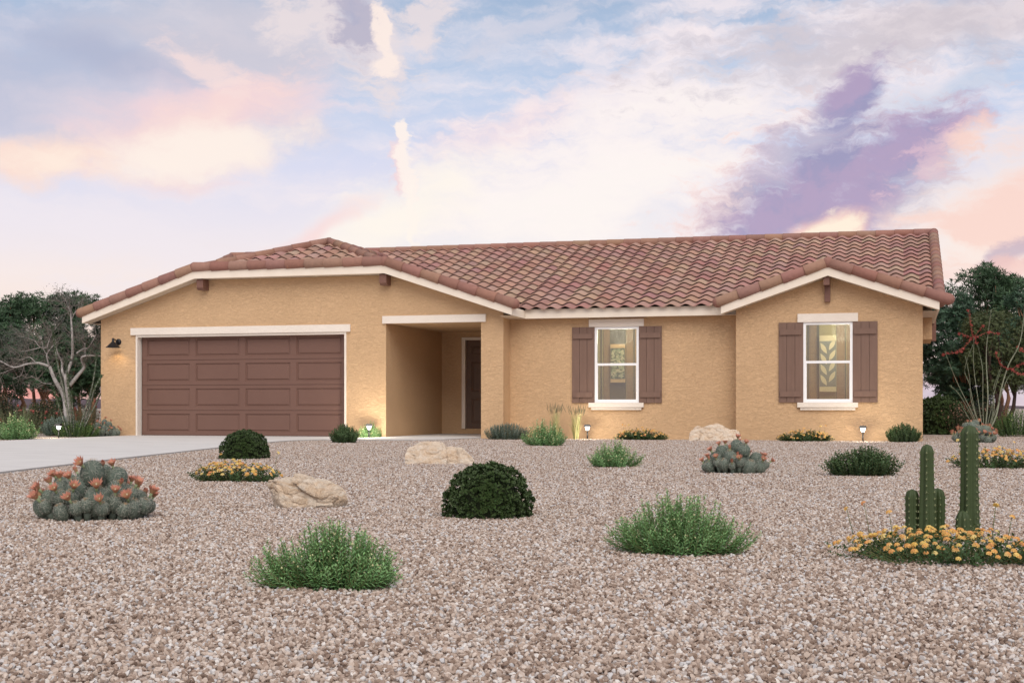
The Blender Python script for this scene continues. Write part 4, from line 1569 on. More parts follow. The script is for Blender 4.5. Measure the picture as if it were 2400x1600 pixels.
# --- blue grey mounds
BG = dict(col=(0.125, 0.175, 0.145), leafL=0.036, leafW=0.014, spacing=0.012, rise=0.5, root=0.75, flat=2.2, spread=0.75, jag=0.15, top_col=(0.22, 0.28, 0.24),
          rounded=True)
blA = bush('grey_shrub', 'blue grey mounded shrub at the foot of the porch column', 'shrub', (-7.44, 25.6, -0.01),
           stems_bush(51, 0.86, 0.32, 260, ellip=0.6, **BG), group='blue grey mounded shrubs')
copy_thing(blA, 'blue grey mounded shrub behind the green shrub left of the driveway', (-18.0, 26.4, -0.01), 1.2, (1.25, 1.0, 1.35), 'blue grey mounded shrubs')


# --- grasses
def grass(seed, Wd, H, n, col, seed_heads=True, thick=0.006):
    g = np.random.default_rng(seed)
    mb, sb, fb = MB(), MB(), MB()
    for i in range(n):
        th = g.uniform(0, 6.28)
        r0 = g.uniform(0, 0.18) * Wd
        lean = g.uniform(0.02, 0.5) * Wd
        h = H * g.uniform(0.4, 1.0)
        c, s = math.cos(th), math.sin(th)
        pts = []
        K = 6
        for k in range(K):
            t_ = k / (K - 1)
            pts.append(np.array([c * (r0 + lean * t_ ** 2), s * (r0 + lean * t_ ** 2), h * (t_ - 0.06 * t_ ** 3)]))
        sd = np.array([-s, c, 0])
        V, F = [], []
        for k, q in enumerate(pts):
            w = thick * (1 - 0.85 * k / (K - 1)) * 0.5
            V += [q - sd * w, q + sd * w]
        for k in range(K - 1):
            F.append((2 * k, 2 * k + 1, 2 * k + 3, 2 * k + 2))
        mb.add(V, F, np.clip(np.array(col) * g.uniform(0.65, 1.3) * (1 + g.uniform(-0.1, 0.1, 3)), 0, 1))
        if seed_heads and h > 0.8 * H:
            q = pts[-1]
            sb.tube([pts[-2] * 0.5 + q * 0.5, q, q + np.array([c * 0.01, s * 0.01, 0.06])], [0.003, 0.006, 0.001], 4, (0.16, 0.15, 0.09))
    return mb, sb, fb


GS = 'clumps of tall dry grass'
grA = bush('grass_clump', 'tall pale dry grass clump standing left of the path light by the middle wall', 'grass', (-6.2, 26.2, -0.01), grass(61, 0.36, 0.68, 120, (0.44, 0.42, 0.20), True, 0.013), group=GS)
copy_thing(grA, 'tall dry grass clump rising behind the green bush near the porch column', (-6.56, 26.0, -0.01), 2.0, (0.8, 0.8, 1.06), GS)
grC = bush('grass_clump', 'thin green reed clump among the shrubs left of the driveway', 'grass', (-18.35, 25.6, -0.01),
           grass(62, 0.45, 0.75, 60, (0.15, 0.19, 0.09), False, 0.014), 0, 1, GS)
copy_thing(grC, 'thin green reed clump at the right edge beside the tall ocotillo', (2.62, 28.0, -0.01), 1.0, (1.1, 1.0, 1.05), GS)


# --- clustered hedgehog cactus with salmon flowers
def cactus_clump(seed, Wd, H, n, nfl):
    g = np.random.default_rng(seed)
    heads = []
    tries = 0
    while len(heads) < n and tries < 6000:
        tries += 1
        th = g.uniform(0, 6.283)
        rr = math.sqrt(g.uniform(0, 1)) * 0.93
        R = g.uniform(0.050, 0.070) * (Wd / 0.7)
        if rr > 0.7:
            R *= g.uniform(0.5, 0.95)
        x, y = math.cos(th) * rr * (Wd / 2 - R), math.sin(th) * rr * (Wd / 2 - R) * 0.8
        if any((x - q[0]) ** 2 + (y - q[1]) ** 2 < ((R + q[3]) * 0.74) ** 2 for q in heads):
            continue
        top = H * (1 - 0.80 * rr ** 1.35) * g.uniform(0.88, 1.05)
        heads.append((x, y, max(top, R * 1.2), R, th, rr))
    mb, sp = MB(), MB()
    NR = 12
    for (x, y, top, R, th, rr) in heads:
        hh = R * g.uniform(1.1, 1.35)                # half height of the head
        tilt = 0.55 * rr
        ax = np.array([math.cos(th) * math.sin(tilt), math.sin(th) * math.sin(tilt), math.cos(tilt)])
        e1 = np.cross(ax, [0.2, 0.9, 0.1])
        e1 /= np.linalg.norm(e1)
        e2 = np.cross(ax, e1)
        c = np.array([x, y, top - hh * math.cos(tilt)])
        sg, rn = NR * 4, 12
        V, F, C = [], [], []
        tone = g.uniform(0.85, 1.15)
        for i in range(rn + 1):
            ph = math.pi * i / rn
            for k in range(sg):
                an = 2 * math.pi * k / sg
                rib = 1 + 0.065 * math.cos(NR * an) * math.sin(ph) ** 0.5
                r = R * math.sin(ph) ** 0.85 * rib
                V.append(c + e1 * (r * math.cos(an)) + e2 * (r * math.sin(an)) + ax * (hh * math.cos(ph)))
        for i in range(rn):
            for k in range(sg):
                k2 = (k + 1) % sg
                F.append((i * sg + k, (i + 1) * sg + k, (i + 1) * sg + k2, i * sg + k2))
        mb.add(V, F, np.array((0.105, 0.135, 0.108)) * tone, True)
        stem_lo = c - ax * hh * 0.3
        mb.tube([stem_lo, (x * 0.8, y * 0.8, -0.02)], [R * 0.62, R * 0.5], 10, np.array((0.10, 0.125, 0.10)) * tone)
        for k in range(NR):
            an0 = 2 * math.pi * k / NR
            for i in range(9):
                ph = 0.16 + 0.235 * i
                r = R * math.sin(ph) ** 0.85 * 1.06
                for s_ in range(2):
                    an = an0 + g.normal(0, 0.05)
                    p = c + e1 * (r * math.cos(an)) + e2 * (r * math.sin(an)) + ax * (hh * math.cos(ph))
                    if p[2] < 0.004:
                        continue
                    no = (p - c) / np.array(np.linalg.norm(p - c))
                    tg = unit(g.normal(0, 1, (1, 3)))[0]
                    tg = tg - no * tg.dot(no)
                    tg /= np.linalg.norm(tg) + 1e-6
                    L = R * g.uniform(0.28, 0.62)
                    m1 = p + tg * L * 0.5 + no * R * 0.14
                    m2 = p + tg * L + no * R * 0.06
                    w = np.cross(tg, no) * 0.0005
                    cc = (0.55, 0.54, 0.47) if i > 0 else (0.5, 0.33, 0.18)
                    sp.add([p - w, p + w, m1 + w * 0.9, m1 - w * 0.9, m2 + w * 0.3, m2 - w * 0.3], [(0, 1, 2, 3), (3, 2, 4, 5)], cc)
    # flowers
    flowers = []
    order = sorted(range(len(heads)), key=lambda i: -heads[i][2] + g.uniform(0, 0.55) * H)
    for q in range(nfl):
        x, y, top, R, th, rr = heads[order[q % len(order)]]
        tilt = 0.55 * rr
        ax = np.array([math.cos(th) * math.sin(tilt), math.sin(th) * math.sin(tilt), math.cos(tilt)])
        dd = unit((ax + g.normal(0, 0.28, 3) + np.array([0, -0.25, 0.1]))[None, :])[0]
        c = np.array([x, y, top - R * 1.4 * math.cos(tilt)]) + dd * R * 1.15
        flowers.append((c, dd, g.uniform(0.75, 1.05) * Wd / 0.7, g.random() < 0.16))
    fms = []
    for c, dd, s, bud in flowers:
        fm = MB()
        e1 = np.cross(dd, [0.3, 0.2, 0.9])
        e1 /= np.linalg.norm(e1)
        e2 = np.cross(dd, e1)
        fm.tube([c, c + dd * 0.02 * s, c + dd * 0.038 * s], [0.006 * s, 0.0075 * s, 0.010 * s], 8, (0.42, 0.52, 0.30))
        b0 = c + dd * 0.034 * s
        npet = 11
        for layer in range(2):
            for k in range(npet):
                an = 2 * math.pi * (k + 0.5 * layer) / npet
                o = e1 * math.cos(an) + e2 * math.sin(an)
                tn = -e1 * math.sin(an) + e2 * math.cos(an)
                fl = (0.24 if bud else g.uniform(0.75, 1.05)) - 0.2 * layer * (not bud)
                L = 0.042 * s * g.uniform(0.85, 1.1)
                w = 0.0085 * s * (0.8 if bud else 1)
                P1 = b0 + o * 0.009 * s
                P2 = b0 + o * (0.009 * s + L * 0.35 * fl) + dd * L * 0.55
                P3 = b0 + o * (0.009 * s + L * (0.8 * fl if not bud else 0.05)) + dd * L
                col = np.array((0.58, 0.26, 0.185)) * g.uniform(0.85, 1.2)
                fm.add([P1 - tn * w * 0.5, P1 + tn * w * 0.5, P2 + tn * w * 0.85, P2 - tn * w * 0.85, P3], [(0, 1, 2, 3), (3, 2, 4)],
                       np.array([np.clip(col * 0.5 + np.array((0.55, 0.42, 0.22)) * 0.5, 0, 1), np.clip(col, 0, 1)]))
        if not bud:
            fm.lathe([(0.0001, 0.0), (0.004 * s, 0.006 * s), (0.0045 * s, 0.012 * s), (0.0001, 0.015 * s)], 6, (0.75, 0.70, 0.5), tuple(b0 + dd * 0.012 * s))
        fms.append(fm)
    return mb, sp, fms


def make_clump(label, loc, args, rz=0, sc=1.0, group=None):
    root = thing('hedgehog_cactus', label, 'cactus', loc, rz, sc, group)
    mb, sp, fms = cactus_clump(*args)
    bo = mb.build('body', M['flesh'], root, off=(0, 0, 0))
    sp.build('spines', M['spine'], bo, off=(0, 0, 0))
    for fm in fms:
        fm.build('flower', M['petal'], root, off=(0, 0, 0))
    return root


CG = 'clustered hedgehog cacti with salmon flowers'
ccA = make_clump('large clustered grey cactus crowned with salmon flowers, beside the driveway gravel edge', (-4.47, 6.88, -0.01), (71, 0.77, 0.375, 62, 34), group=CG)
ccB = make_clump('clustered grey cactus with salmon flowers on gravel in front of the wall boulder', (-1.57, 13.35, -0.01), (72, 0.72, 0.37, 60, 22), group=CG)
copy_thing(ccA, 'clustered grey cactus with pink flowers at the foot of the ocotillo', (1.22, 25.8, -0.01), 2.5, (1.2, 1.0, 1.2), CG)
copy_thing(ccB, 'clustered grey cactus with pink flowers against the left garage corner', (-15.95 - 0.55, 25.75, -0.01), 1.0, (1.12, 0.8, 1.15), CG)


# --- column cactus
def column(mb, sp, x, y, R, H, seed, lean=(0, 0)):
    g = np.random.default_rng(seed)
    NR, per = 6, 10
    sg = NR * per
    n = max(14, int(H / 0.009))
    pitch_ = 0.031
    ph0 = g.uniform(0, 0.9)
    V, F = [], []
    for i in range(n + 1):
        t_ = i / n
        z = H * t_
        cap = min(1.0, math.sqrt(max(0.0, 1 - max(0.0, (z - (H - R * 1.05)) / (R * 1.05)) ** 2)))
        rr = R * (0.97 + 0.06 * math.sin(t_ * 5 + seed)) * (1 - 0.14 * t_) * cap
        for k in range(sg):
            an = 2 * math.pi * k / sg + ph0
            rp = 0.5 + 0.5 * math.cos(NR * 2 * math.pi * k / sg)
            bump_ = 0.075 * rp ** 4 * max(0, math.cos(2 * math.pi * z / pitch_)) ** 2
            r = max(1e-4, rr * (0.74 + 0.24 * rp ** 0.75 + bump_))
            V.append((x + lean[0] * t_ + r * math.cos(an), y + lean[1] * t_ + r * math.sin(an), z - 0.01))
    for i in range(n):
        for k in range(sg):
            k2 = (k + 1) % sg
            F.append((i * sg + k, i * sg + k2, (i + 1) * sg + k2, (i + 1) * sg + k))
    mb.add(V, F, (0.044, 0.066, 0.024), True)
    for kr in range(NR):
        an = 2 * math.pi * kr / NR + ph0
        o = np.array([math.cos(an), math.sin(an), 0])
        for j in range(1, int((H - R * 0.5) / pitch_) + 1):
            z = j * pitch_
            t_ = z / H
            rr = R * (0.97 + 0.06 * math.sin(t_ * 5 + seed)) * (1 - 0.14 * t_) * 1.05
            cap = min(1.0, math.sqrt(max(0.0, 1 - max(0.0, (z - (H - R * 1.05)) / (R * 1.05)) ** 2)))
            p = np.array([x + lean[0] * t_, y + lean[1] * t_, z - 0.01]) + o * rr * cap
            sp.lathe([(0.0001, -0.005), (0.0042, 0), (0.0001, 0.005)], 6, (0.24, 0.28, 0.14), tuple(p))
            for s_ in range(6):
                d = unit((o * 0.7 + g.normal(0, 0.6, 3))[None, :])[0]
                w = np.cross(d, [0.2, 0.3, 0.9]) * 0.001
                sp.add([p - w, p + w, p + d * g.uniform(0.008, 0.017)], [(0, 1, 2)], (0.52, 0.52, 0.34))


sag = thing('column_cactus', 'cluster of five ribbed green column cacti, two tall, rising from orange flowers', 'cactus', (0.203, 6.79, -0.01))
_ca, _sa = math.cos(YAW), math.sin(YAW)
for (sx, sy, R, H, sd_) in ((-0.100, 0.0, 0.043, 0.475, 1), (0.108, 0.02, 0.051, 0.565, 2), (-0.160, 0.035, 0.036, 0.26, 3), (-0.034, 0.05, 0.038, 0.265, 4), (0.050, -0.06, 0.036, 0.165, 5)):
    mb_, sp_ = MB(), MB()
    column(mb_, sp_, sx * _ca - sy * _sa, sx * _sa + sy * _ca, R, H, sd_)
    so_ = mb_.build('stem', M['flesh'], sag, off=(0, 0, 0))
    sp_.build('spines', M['spine'], so_, off=(0, 0, 0))


# --- boulders
def boulder(name, label, loc, hulls, seed, rz=0.0, amp=0.05):
    """angular blocks (each the hull of its corner points), fused into one broken stone"""
    mbs = MB()
    for hi, pts in enumerate(hulls):
        bm = bmesh.new()
        for p in pts:
            bm.verts.new(p)
        r_ = bmesh.ops.convex_hull(bm, input=bm.verts[:])
        bmesh.ops.delete(bm, geom=list(set(g_ for g_ in r_['geom_interior'] if isinstance(g_, bmesh.types.BMVert))), context='VERTS')
        bmesh.ops.triangulate(bm, faces=bm.faces[:])
        for it in range(5):
            lim = 0.075 * (0.5 ** it) * (amp / 0.05)
            ed = [e for e in bm.edges if e.calc_length() > max(lim, 0.010 * amp / 0.05)]
            if ed:
                bmesh.ops.subdivide_edges(bm, edges=ed, cuts=1)
                bmesh.ops.triangulate(bm, faces=[f for f in bm.faces if len(f.verts) > 3])
            if it == 2:
                bmesh.ops.smooth_vert(bm, verts=bm.verts[:], factor=0.4, use_axis_x=True, use_axis_y=True, use_axis_z=True)
        bm.normal_update()
        V = []
        for v in bm.verts:
            w = Vector(v.co) / amp + Vector((seed * 3.7, hi * 5.1, 0))
            d = mnoise.fractal(w * 0.55, 1.0, 2.0, 3) * 0.09
            cr = (1 - abs(mnoise.noise(Vector((w.x * 0.5 + w.z * 0.35, w.y * 0.5, w.z * 0.8 - w.x * 0.25))))) ** 7
            d -= cr * 0.26
            d += mnoise.fractal(w * 2.6, 0.9, 2.0, 4) * 0.06
            ter = math.floor((mnoise.noise(w * 0.45 + Vector((3, 8, 1))) + 1) * 4)
            d += ter * 0.018
            V.append(tuple(v.co + v.normal * d * amp))
        F = np.array([[x.index for x in f.verts] for f in bm.faces])
        mbs.add(V, F, (1, 1, 1), False)
        bm.free()
    ob = mbs.build(name, M['rock'], None, off=(0, 0, 0))
    ob.location = loc
    ob.rotation_euler = (0, 0, rz)
    return tag(ob, label, 'boulder', 'pale sandstone boulders')


def wall_of(prof, y0, y1, zb=-0.02, back=0.8):
    """corner points of a block from its (x, z) outline, leaning back from y0 to y1"""
    out = []
    for x, z in prof:
        out.append((x, y0 + (y1 - y0) * 0.35 * min(1, z / 0.2), z))
        out.append((x * 0.9, y1, z * back))
        out.append((x, y0, zb))
        out.append((x * 0.95, y1 * 1.05, zb))
    return out


boulder('boulder', 'pale sandstone boulder split by a slanting crack, in the open gravel', (-3.66, 8.02, 0.0),
        [[(-.145, -.11, -.02), (.075, -.12, -.02), (-.215, .05, -.02), (.05, .1, -.02), (-.192, -.075, .168), (-.262, .02, .142), (-.24, -.01, .170),
          (-.1, .06, .180), (-.07, -.05, .152), (.075, -.08, .052), (.05, .08, .08), (-.15, -.10, .03), (-.205, .0, .02)],
         [(-.08, -.075, .203), (-.063, -.03, .212), (-.01, -.04, .196), (.12, -.01, .160), (.178, -.01, .146), (.245, -.01, .108), (.262, -.03, .04), (.178, -.105, .068),
          (.07, -.12, .062), (-.03, -.11, .118), (-.085, -.09, .157), (-.05, .08, .18), (.1, .1, .13), (.22, .1, .07), (.25, .05, -.02), (.19, -.05, -.02), (.1, .1, -.02)],
         [(.066, -.095, .058), (.188, -.09, .060), (.172, -.105, .012), (.07, -.11, .008), (.08, -.08, -.02), (.18, -.07, -.02), (.1, .05, .05), (.13, .05, -.02)]],
        3, R_(16), 0.05)
boulder('boulder', 'low buff sandstone boulder with rusty top on gravel in front of the porch', (-5.03, 14.60, 0.0),
        [wall_of([(-.39, .082), (-.367, .155), (-.286, .19), (-.237, .238), (-.114, .246), (.01, .243), (.06, .20), (.085, .05)], -.16, .22),
         wall_of([(.03, .19), (.15, .188), (.253, .166), (.30, .10)], -.10, .20), wall_of([(.20, .16), (.262, .165), (.335, .092), (.40, .01)], -.13, .16)], 4, R_(16), 0.075)
boulder('boulder', 'pale peaked sandstone boulder against the wall corner of the right wing', (-3.42, 25.85, 0.0),
        [wall_of([(-.49, .10), (-.44, .2), (-.34, .275), (-.20, .25), (-.16, .05)], -.16, .22), wall_of([(-.28, .18), (-.216, .25), (.018, .33), (.085, .30), (.30, .20), (.34, .04)], -.22, .25),
         wall_of([(.16, .24), (.34, .19), (.44, .186), (.485, .02)], -.12, .22)], 6, R_(5), 0.09)


# --- ocotillos
def stem_line(mb, lf, pts, r0, r1, col, leafcol, g, leafL=0.03, dens=60, lw=0.010):
    pts = [np.array(p, float) for p in pts]
    # smooth polyline
    fine = []
    for i in range(len(pts) - 1):
        p0 = pts[max(i - 1, 0)]
        p1, p2 = pts[i], pts[i + 1]
        p3 = pts[min(i + 2, len(pts) - 1)]
        for k in range(5):
            t_ = k / 5
            fine.append(0.5 * ((2 * p1) + (-p0 + p2) * t_ + (2 * p0 - 5 * p1 + 4 * p2 - p3) * t_ ** 2 + (-p0 + 3 * p1 - 3 * p2 + p3) * t_ ** 3))
    fine.append(pts[-1])
    rad = np.linspace(r0, r1, len(fine))
    mb.tube(fine, list(rad), 6, col)
    if dens:
        fa_ = np.array(fine)
        L = np.linalg.norm(np.diff(fa_, axis=0), axis=1).sum()
        n = int(L * dens)
        ii = np.sort(g.uniform(0.05, 1, n)) * (len(fa_) - 1)
        lo_ = np.minimum(ii.astype(int), len(fa_) - 2)
        p = fa_[lo_] + (fa_[lo_ + 1] - fa_[lo_]) * (ii - lo_)[:, None]
        dv = unit(fa_[lo_ + 1] - fa_[lo_])
        out = unit(np.cross(dv, g.normal(0, 1, (n, 3))))
        lf.leaves(p, unit(dv * 0.55 + out), dv + 0.001, leafL * g.uniform(0.6, 1.2, n), lw, cvar(leafcol, n, 0.3, 0.1, g), rounded=False)
    return fine


def spike(fb, pts, g, col=(0.46, 0.12, 0.105), n=60, L=0.05):
    pts = np.array(pts, float)
    ii = g.uniform(0, 1, n) * (len(pts) - 1)
    lo_ = np.minimum(ii.astype(int), len(pts) - 2)
    p = pts[lo_] + (pts[lo_ + 1] - pts[lo_]) * (ii - lo_)[:, None]
    dv = unit(pts[lo_ + 1] - pts[lo_])
    out = unit(np.cross(dv, g.normal(0, 1, (n, 3))))
    fb.leaves(p, unit(dv * 0.5 + out), dv + 0.001, L * g.uniform(0.6, 1.2, n), 0.012, cvar(col, n, 0.25, 0.1, g), rounded=True, fold=0.5)


def px_local(x, y, D, ref, scale=1):
    """offset in metres (to the right, up) of a spot seen at distance D from a reference spot"""
    return ((x - ref[0]) / 3200 * D, (ref[1] - y) / 3200 * D)


def place(x, D):
    """yard position at view depth D along the bearing of x"""
    X = (x - 1200) / 3200 * D
    return (X * math.cos(YAW) - D * math.sin(YAW), X * math.sin(YAW) + D * math.cos(YAW), -0.01)


def zoomR(x, y):
    return 2150 + x / 3.267, 580 + y / 3.267


def zoomL(x, y):
    return x / 3.565, 620 + y / 3.565


def from_view(pts, D, ref, g, dy=0.25, conv=None):
    out = []
    for i, p in enumerate(pts):
        q = conv(*p) if conv else p
        a, z = px_local(q[0], q[1], D, ref)
        out.append((a, g.normal(0, dy) if i else 0.0, z))
    return out


g = np.random.default_rng(81)
D = 29.0
ref = (2303, 1024)
oc = thing('ocotillo', 'tall ocotillo with wand stems and red flower sprays at the right', 'desert shrub', place(2303, D), YAW)
sb, lf, fb = MB(), MB(), MB()
wands = [([(505, 1430), (470, 1150), (440, 900), (425, 690)], 0.011), ([(510, 1430), (505, 1200), (495, 950), (488, 810), (460, 735)], 0.010), ([(515, 1430), (535, 1150), (545, 800), (548, 480)], 0.018),
         ([(530, 1430), (600, 1290), (650, 1080), (700, 900), (780, 720), (812, 440)], 0.022), ([(495, 1430), (400, 1230), (300, 1010), (200, 795)], 0.010), ([(498, 1430), (420, 1180), (380, 1000), (350, 835)], 0.010),
         ([(498, 1430), (430, 1250), (390, 1050), (375, 930), (418, 745)], 0.009), ([(525, 1430), (570, 1250), (600, 1080), (640, 930), (662, 880)], 0.010), ([(520, 1430), (560, 1280), (610, 1060), (650, 930)], 0.009),
         ([(490, 1430), (400, 1260), (290, 1120), (260, 1060)], 0.009), ([(535, 1430), (620, 1200), (690, 1010), (745, 965)], 0.009), ([(520, 1430), (545, 1300), (580, 1150)], 0.008), ([(485, 1430), (380, 1300), (330, 1180)], 0.008)]
for w, r in wands:
    stem_line(sb, lf, from_view(w, D, ref, g, 0.10, zoomR), r, r * 0.35, (0.25, 0.27, 0.20), (0.12, 0.17, 0.10), g, 0.035, 95, 0.011)
for w, n in (([(425, 700), (410, 600), (385, 485)], 120), ([(415, 690), (330, 655)], 60), ([(410, 705), (350, 775), (310, 800)], 90), ([(325, 800), (200, 820)], 90), ([(430, 690), (500, 600)], 60),
             ([(440, 690), (540, 645)], 80), ([(555, 650), (620, 660)], 50), ([(440, 690), (450, 730)], 60), ([(690, 925), (640, 900), (595, 810)], 110), ([(715, 935), (760, 965), (815, 970)], 110),
             ([(725, 930), (770, 905), (815, 890)], 80), ([(775, 790), (815, 800)], 70), ([(795, 770), (770, 760)], 30)):
    pts = from_view(w, D, ref, g, 0.03, zoomR)
    pts = [(p[0], p[1], p[2]) for p in pts]
    spike(fb, [np.array(p) + g.normal(0, 0.012, 3) for p in pts for _ in (0, 1)], g, n=int(n * 1.1), L=0.044)
    stem_line(sb, lf, pts, 0.0035, 0.002, (0.35, 0.10, 0.08), (0, 0, 0), g, dens=0)
sb.build('stems', M['bark'], oc, off=(0, 0, 0))
lf.build('foliage', M['leaf'], oc, off=(0, 0, 0))
fb.build('blossom', M['petal'], oc, off=(0, 0, 0))

D = 28.5
ref = (168, 1010)
ol = thing('ocotillo', 'leafy thorny ocotillo wands beside the bare grey tree at left', 'desert shrub', place(168, D), YAW)
sb, lf = MB(), MB()
for w, r in (([(590, 1390), (540, 1100), (490, 780), (455, 580), (443, 455)], 0.022), ([(600, 1390), (570, 1050), (545, 800), (528, 650)], 0.017), ([(640, 1390), (700, 1200), (770, 960), (800, 700)], 0.022),
             ([(650, 1390), (730, 1180), (800, 1000), (838, 870)], 0.022), ([(660, 1390), (720, 1280), (790, 1140), (836, 1040)], 0.02), ([(575, 1390), (500, 1150), (440, 990)], 0.017), ([(615, 1390), (615, 1200), (600, 1010)], 0.018)):
    stem_line(sb, lf, from_view(w, D, ref, g, 0.08, zoomL), r, r * 0.5, (0.20, 0.20, 0.17), (0.085, 0.135, 0.065), g, 0.05, 420, 0.018)
sb.build('stems', M['bark'], ol, off=(0, 0, 0))
lf.build('foliage', M['leaf'], ol, off=(0, 0, 0))

# --- bare grey tree, left
D = 31.0
ref = (160, 1012)
gt_ = thing('grey_tree', 'pale grey barked tree with sparse twiggy crown left of the garage', 'tree', place(160, D), YAW)
sb, tw, lf = MB(), MB(), MB()
limbs = [([(570, 1400), (560, 1240), (525, 1070), (465, 940), (412, 825)], 0.085, 0.05), ([(412, 825), (330, 798), (230, 803), (130, 833), (0, 780), (-90, 760)], 0.05, 0.014),
         ([(575, 1400), (572, 1180), (565, 1000), (572, 900), (598, 760), (615, 600), (602, 430), (595, 340)], 0.10, 0.015), ([(580, 985), (640, 900), (690, 830), (682, 780), (712, 740), (840, 735)], 0.07, 0.022),
         ([(640, 715), (690, 675), (735, 665), (800, 560)], 0.035, 0.01), ([(565, 960), (535, 870), (510, 790), (470, 700), (450, 600)], 0.05, 0.014), ([(412, 825), (408, 740), (430, 690), (470, 620)], 0.03, 0.008),
         ([(412, 760), (385, 690), (380, 620)], 0.02, 0.006), ([(300, 798), (260, 750), (190, 760), (150, 775)], 0.022, 0.006), ([(400, 668), (330, 662), (275, 605), (165, 572)], 0.022, 0.006), ([(340, 665), (250, 690), (180, 700)], 0.016, 0.005),
         ([(200, 815), (150, 890), (90, 930)], 0.018, 0.005), ([(130, 833), (60, 860), (0, 890)], 0.018, 0.005), ([(712, 740), (722, 630)], 0.022, 0.008), ([(430, 970), (360, 960), (270, 900)], 0.012, 0.004),
         ([(400, 690), (410, 660), (440, 560), (480, 480)], 0.02, 0.006), ([(600, 430), (640, 370), (690, 330)], 0.02, 0.006), ([(600, 400), (560, 320), (545, 260)], 0.018, 0.006)]
ends = []
for w, r0, r1 in limbs:
    pts = from_view(w, D, ref, g, 0.10, zoomL)
    fine = stem_line(sb, lf, pts, r0 * 0.68, r1 * 0.8, (0.40, 0.375, 0.36), (0, 0, 0), g, dens=0)
    for q in fine[len(fine) // 3::2]:
        ends.append((np.array(q), np.array(fine[-1]) - np.array(fine[0])))
for q, dv in ends:
    for k in range(2):
        d = unit((unit(dv[None, :])[0] * 0.5 + g.normal(0, 0.6, 3) + np.array([0, 0, 0.25]))[None, :])[0]
        L = g.uniform(0.15, 0.42)
        mid = q + d * L * 0.5 + g.normal(0, 0.05, 3)
        e = q + d * L + g.normal(0, 0.08, 3)
        tw.tube([q, mid, e], [0.006, 0.004, 0.002], 3, (0.27, 0.22, 0.20), cap=False)
        for k2 in range(4):
            d2 = unit((d + g.normal(0, 0.7, 3))[None, :])[0]
            s0 = q + (e - q) * g.uniform(0.4, 1)
            e2 = s0 + d2 * g.uniform(0.12, 0.35)
            tw.tube([s0, e2], [0.003, 0.0015], 3, (0.24, 0.20, 0.18), cap=False)
            n = 4
            tt = g.uniform(0.1, 1.1, n)[:, None]
            p = s0 + (e2 - s0) * tt + g.normal(0, 0.03, (n, 3))
            lf.leaves(p, unit(g.normal(0, 1, (n, 3)) + np.array([[0, 0, 0.4]])), unit(g.normal(0, 1, (n, 3))), 0.055 * g.uniform(0.6, 1.2, n), 0.012, cvar((0.11, 0.12, 0.10), n, 0.3, 0.1, g))
for cx, cy, rx, ry, n in ((130, 590, 150, 70, 800), (480, 420, 80, 90, 300), (545, 240, 36, 36, 300), (690, 520, 150, 80, 450), (60, 700, 90, 60, 400)):
    q = zoomL(cx, cy)
    a, z = px_local(q[0], q[1], D, ref)
    sx_, sz2 = rx / 3.565 / 3200 * D, ry / 3.565 / 3200 * D
    cl = g.normal(0, 0.5, (28, 3))
    p = cl[g.integers(0, 28, n)] * np.array([sx_, 0.5, sz2]) + g.normal(0, 0.10, (n, 3)) + np.array([a, 0.1, z])
    lf.leaves(p, unit(g.normal(0, 1, (n, 3)) + np.array([[0, 0, 0.5]])), unit(g.normal(0, 1, (n, 3))), 0.075 * g.uniform(0.6, 1.2, n), 0.015, cvar((0.11, 0.12, 0.10), n, 0.3, 0.1, g))
sb.build('trunk', M['bark'], gt_, off=(0, 0, 0))
tw.build('twigs', M['bark'], gt_, off=(0, 0, 0))
lf.build('crown', M['leaf'], gt_, off=(0, 0, 0))


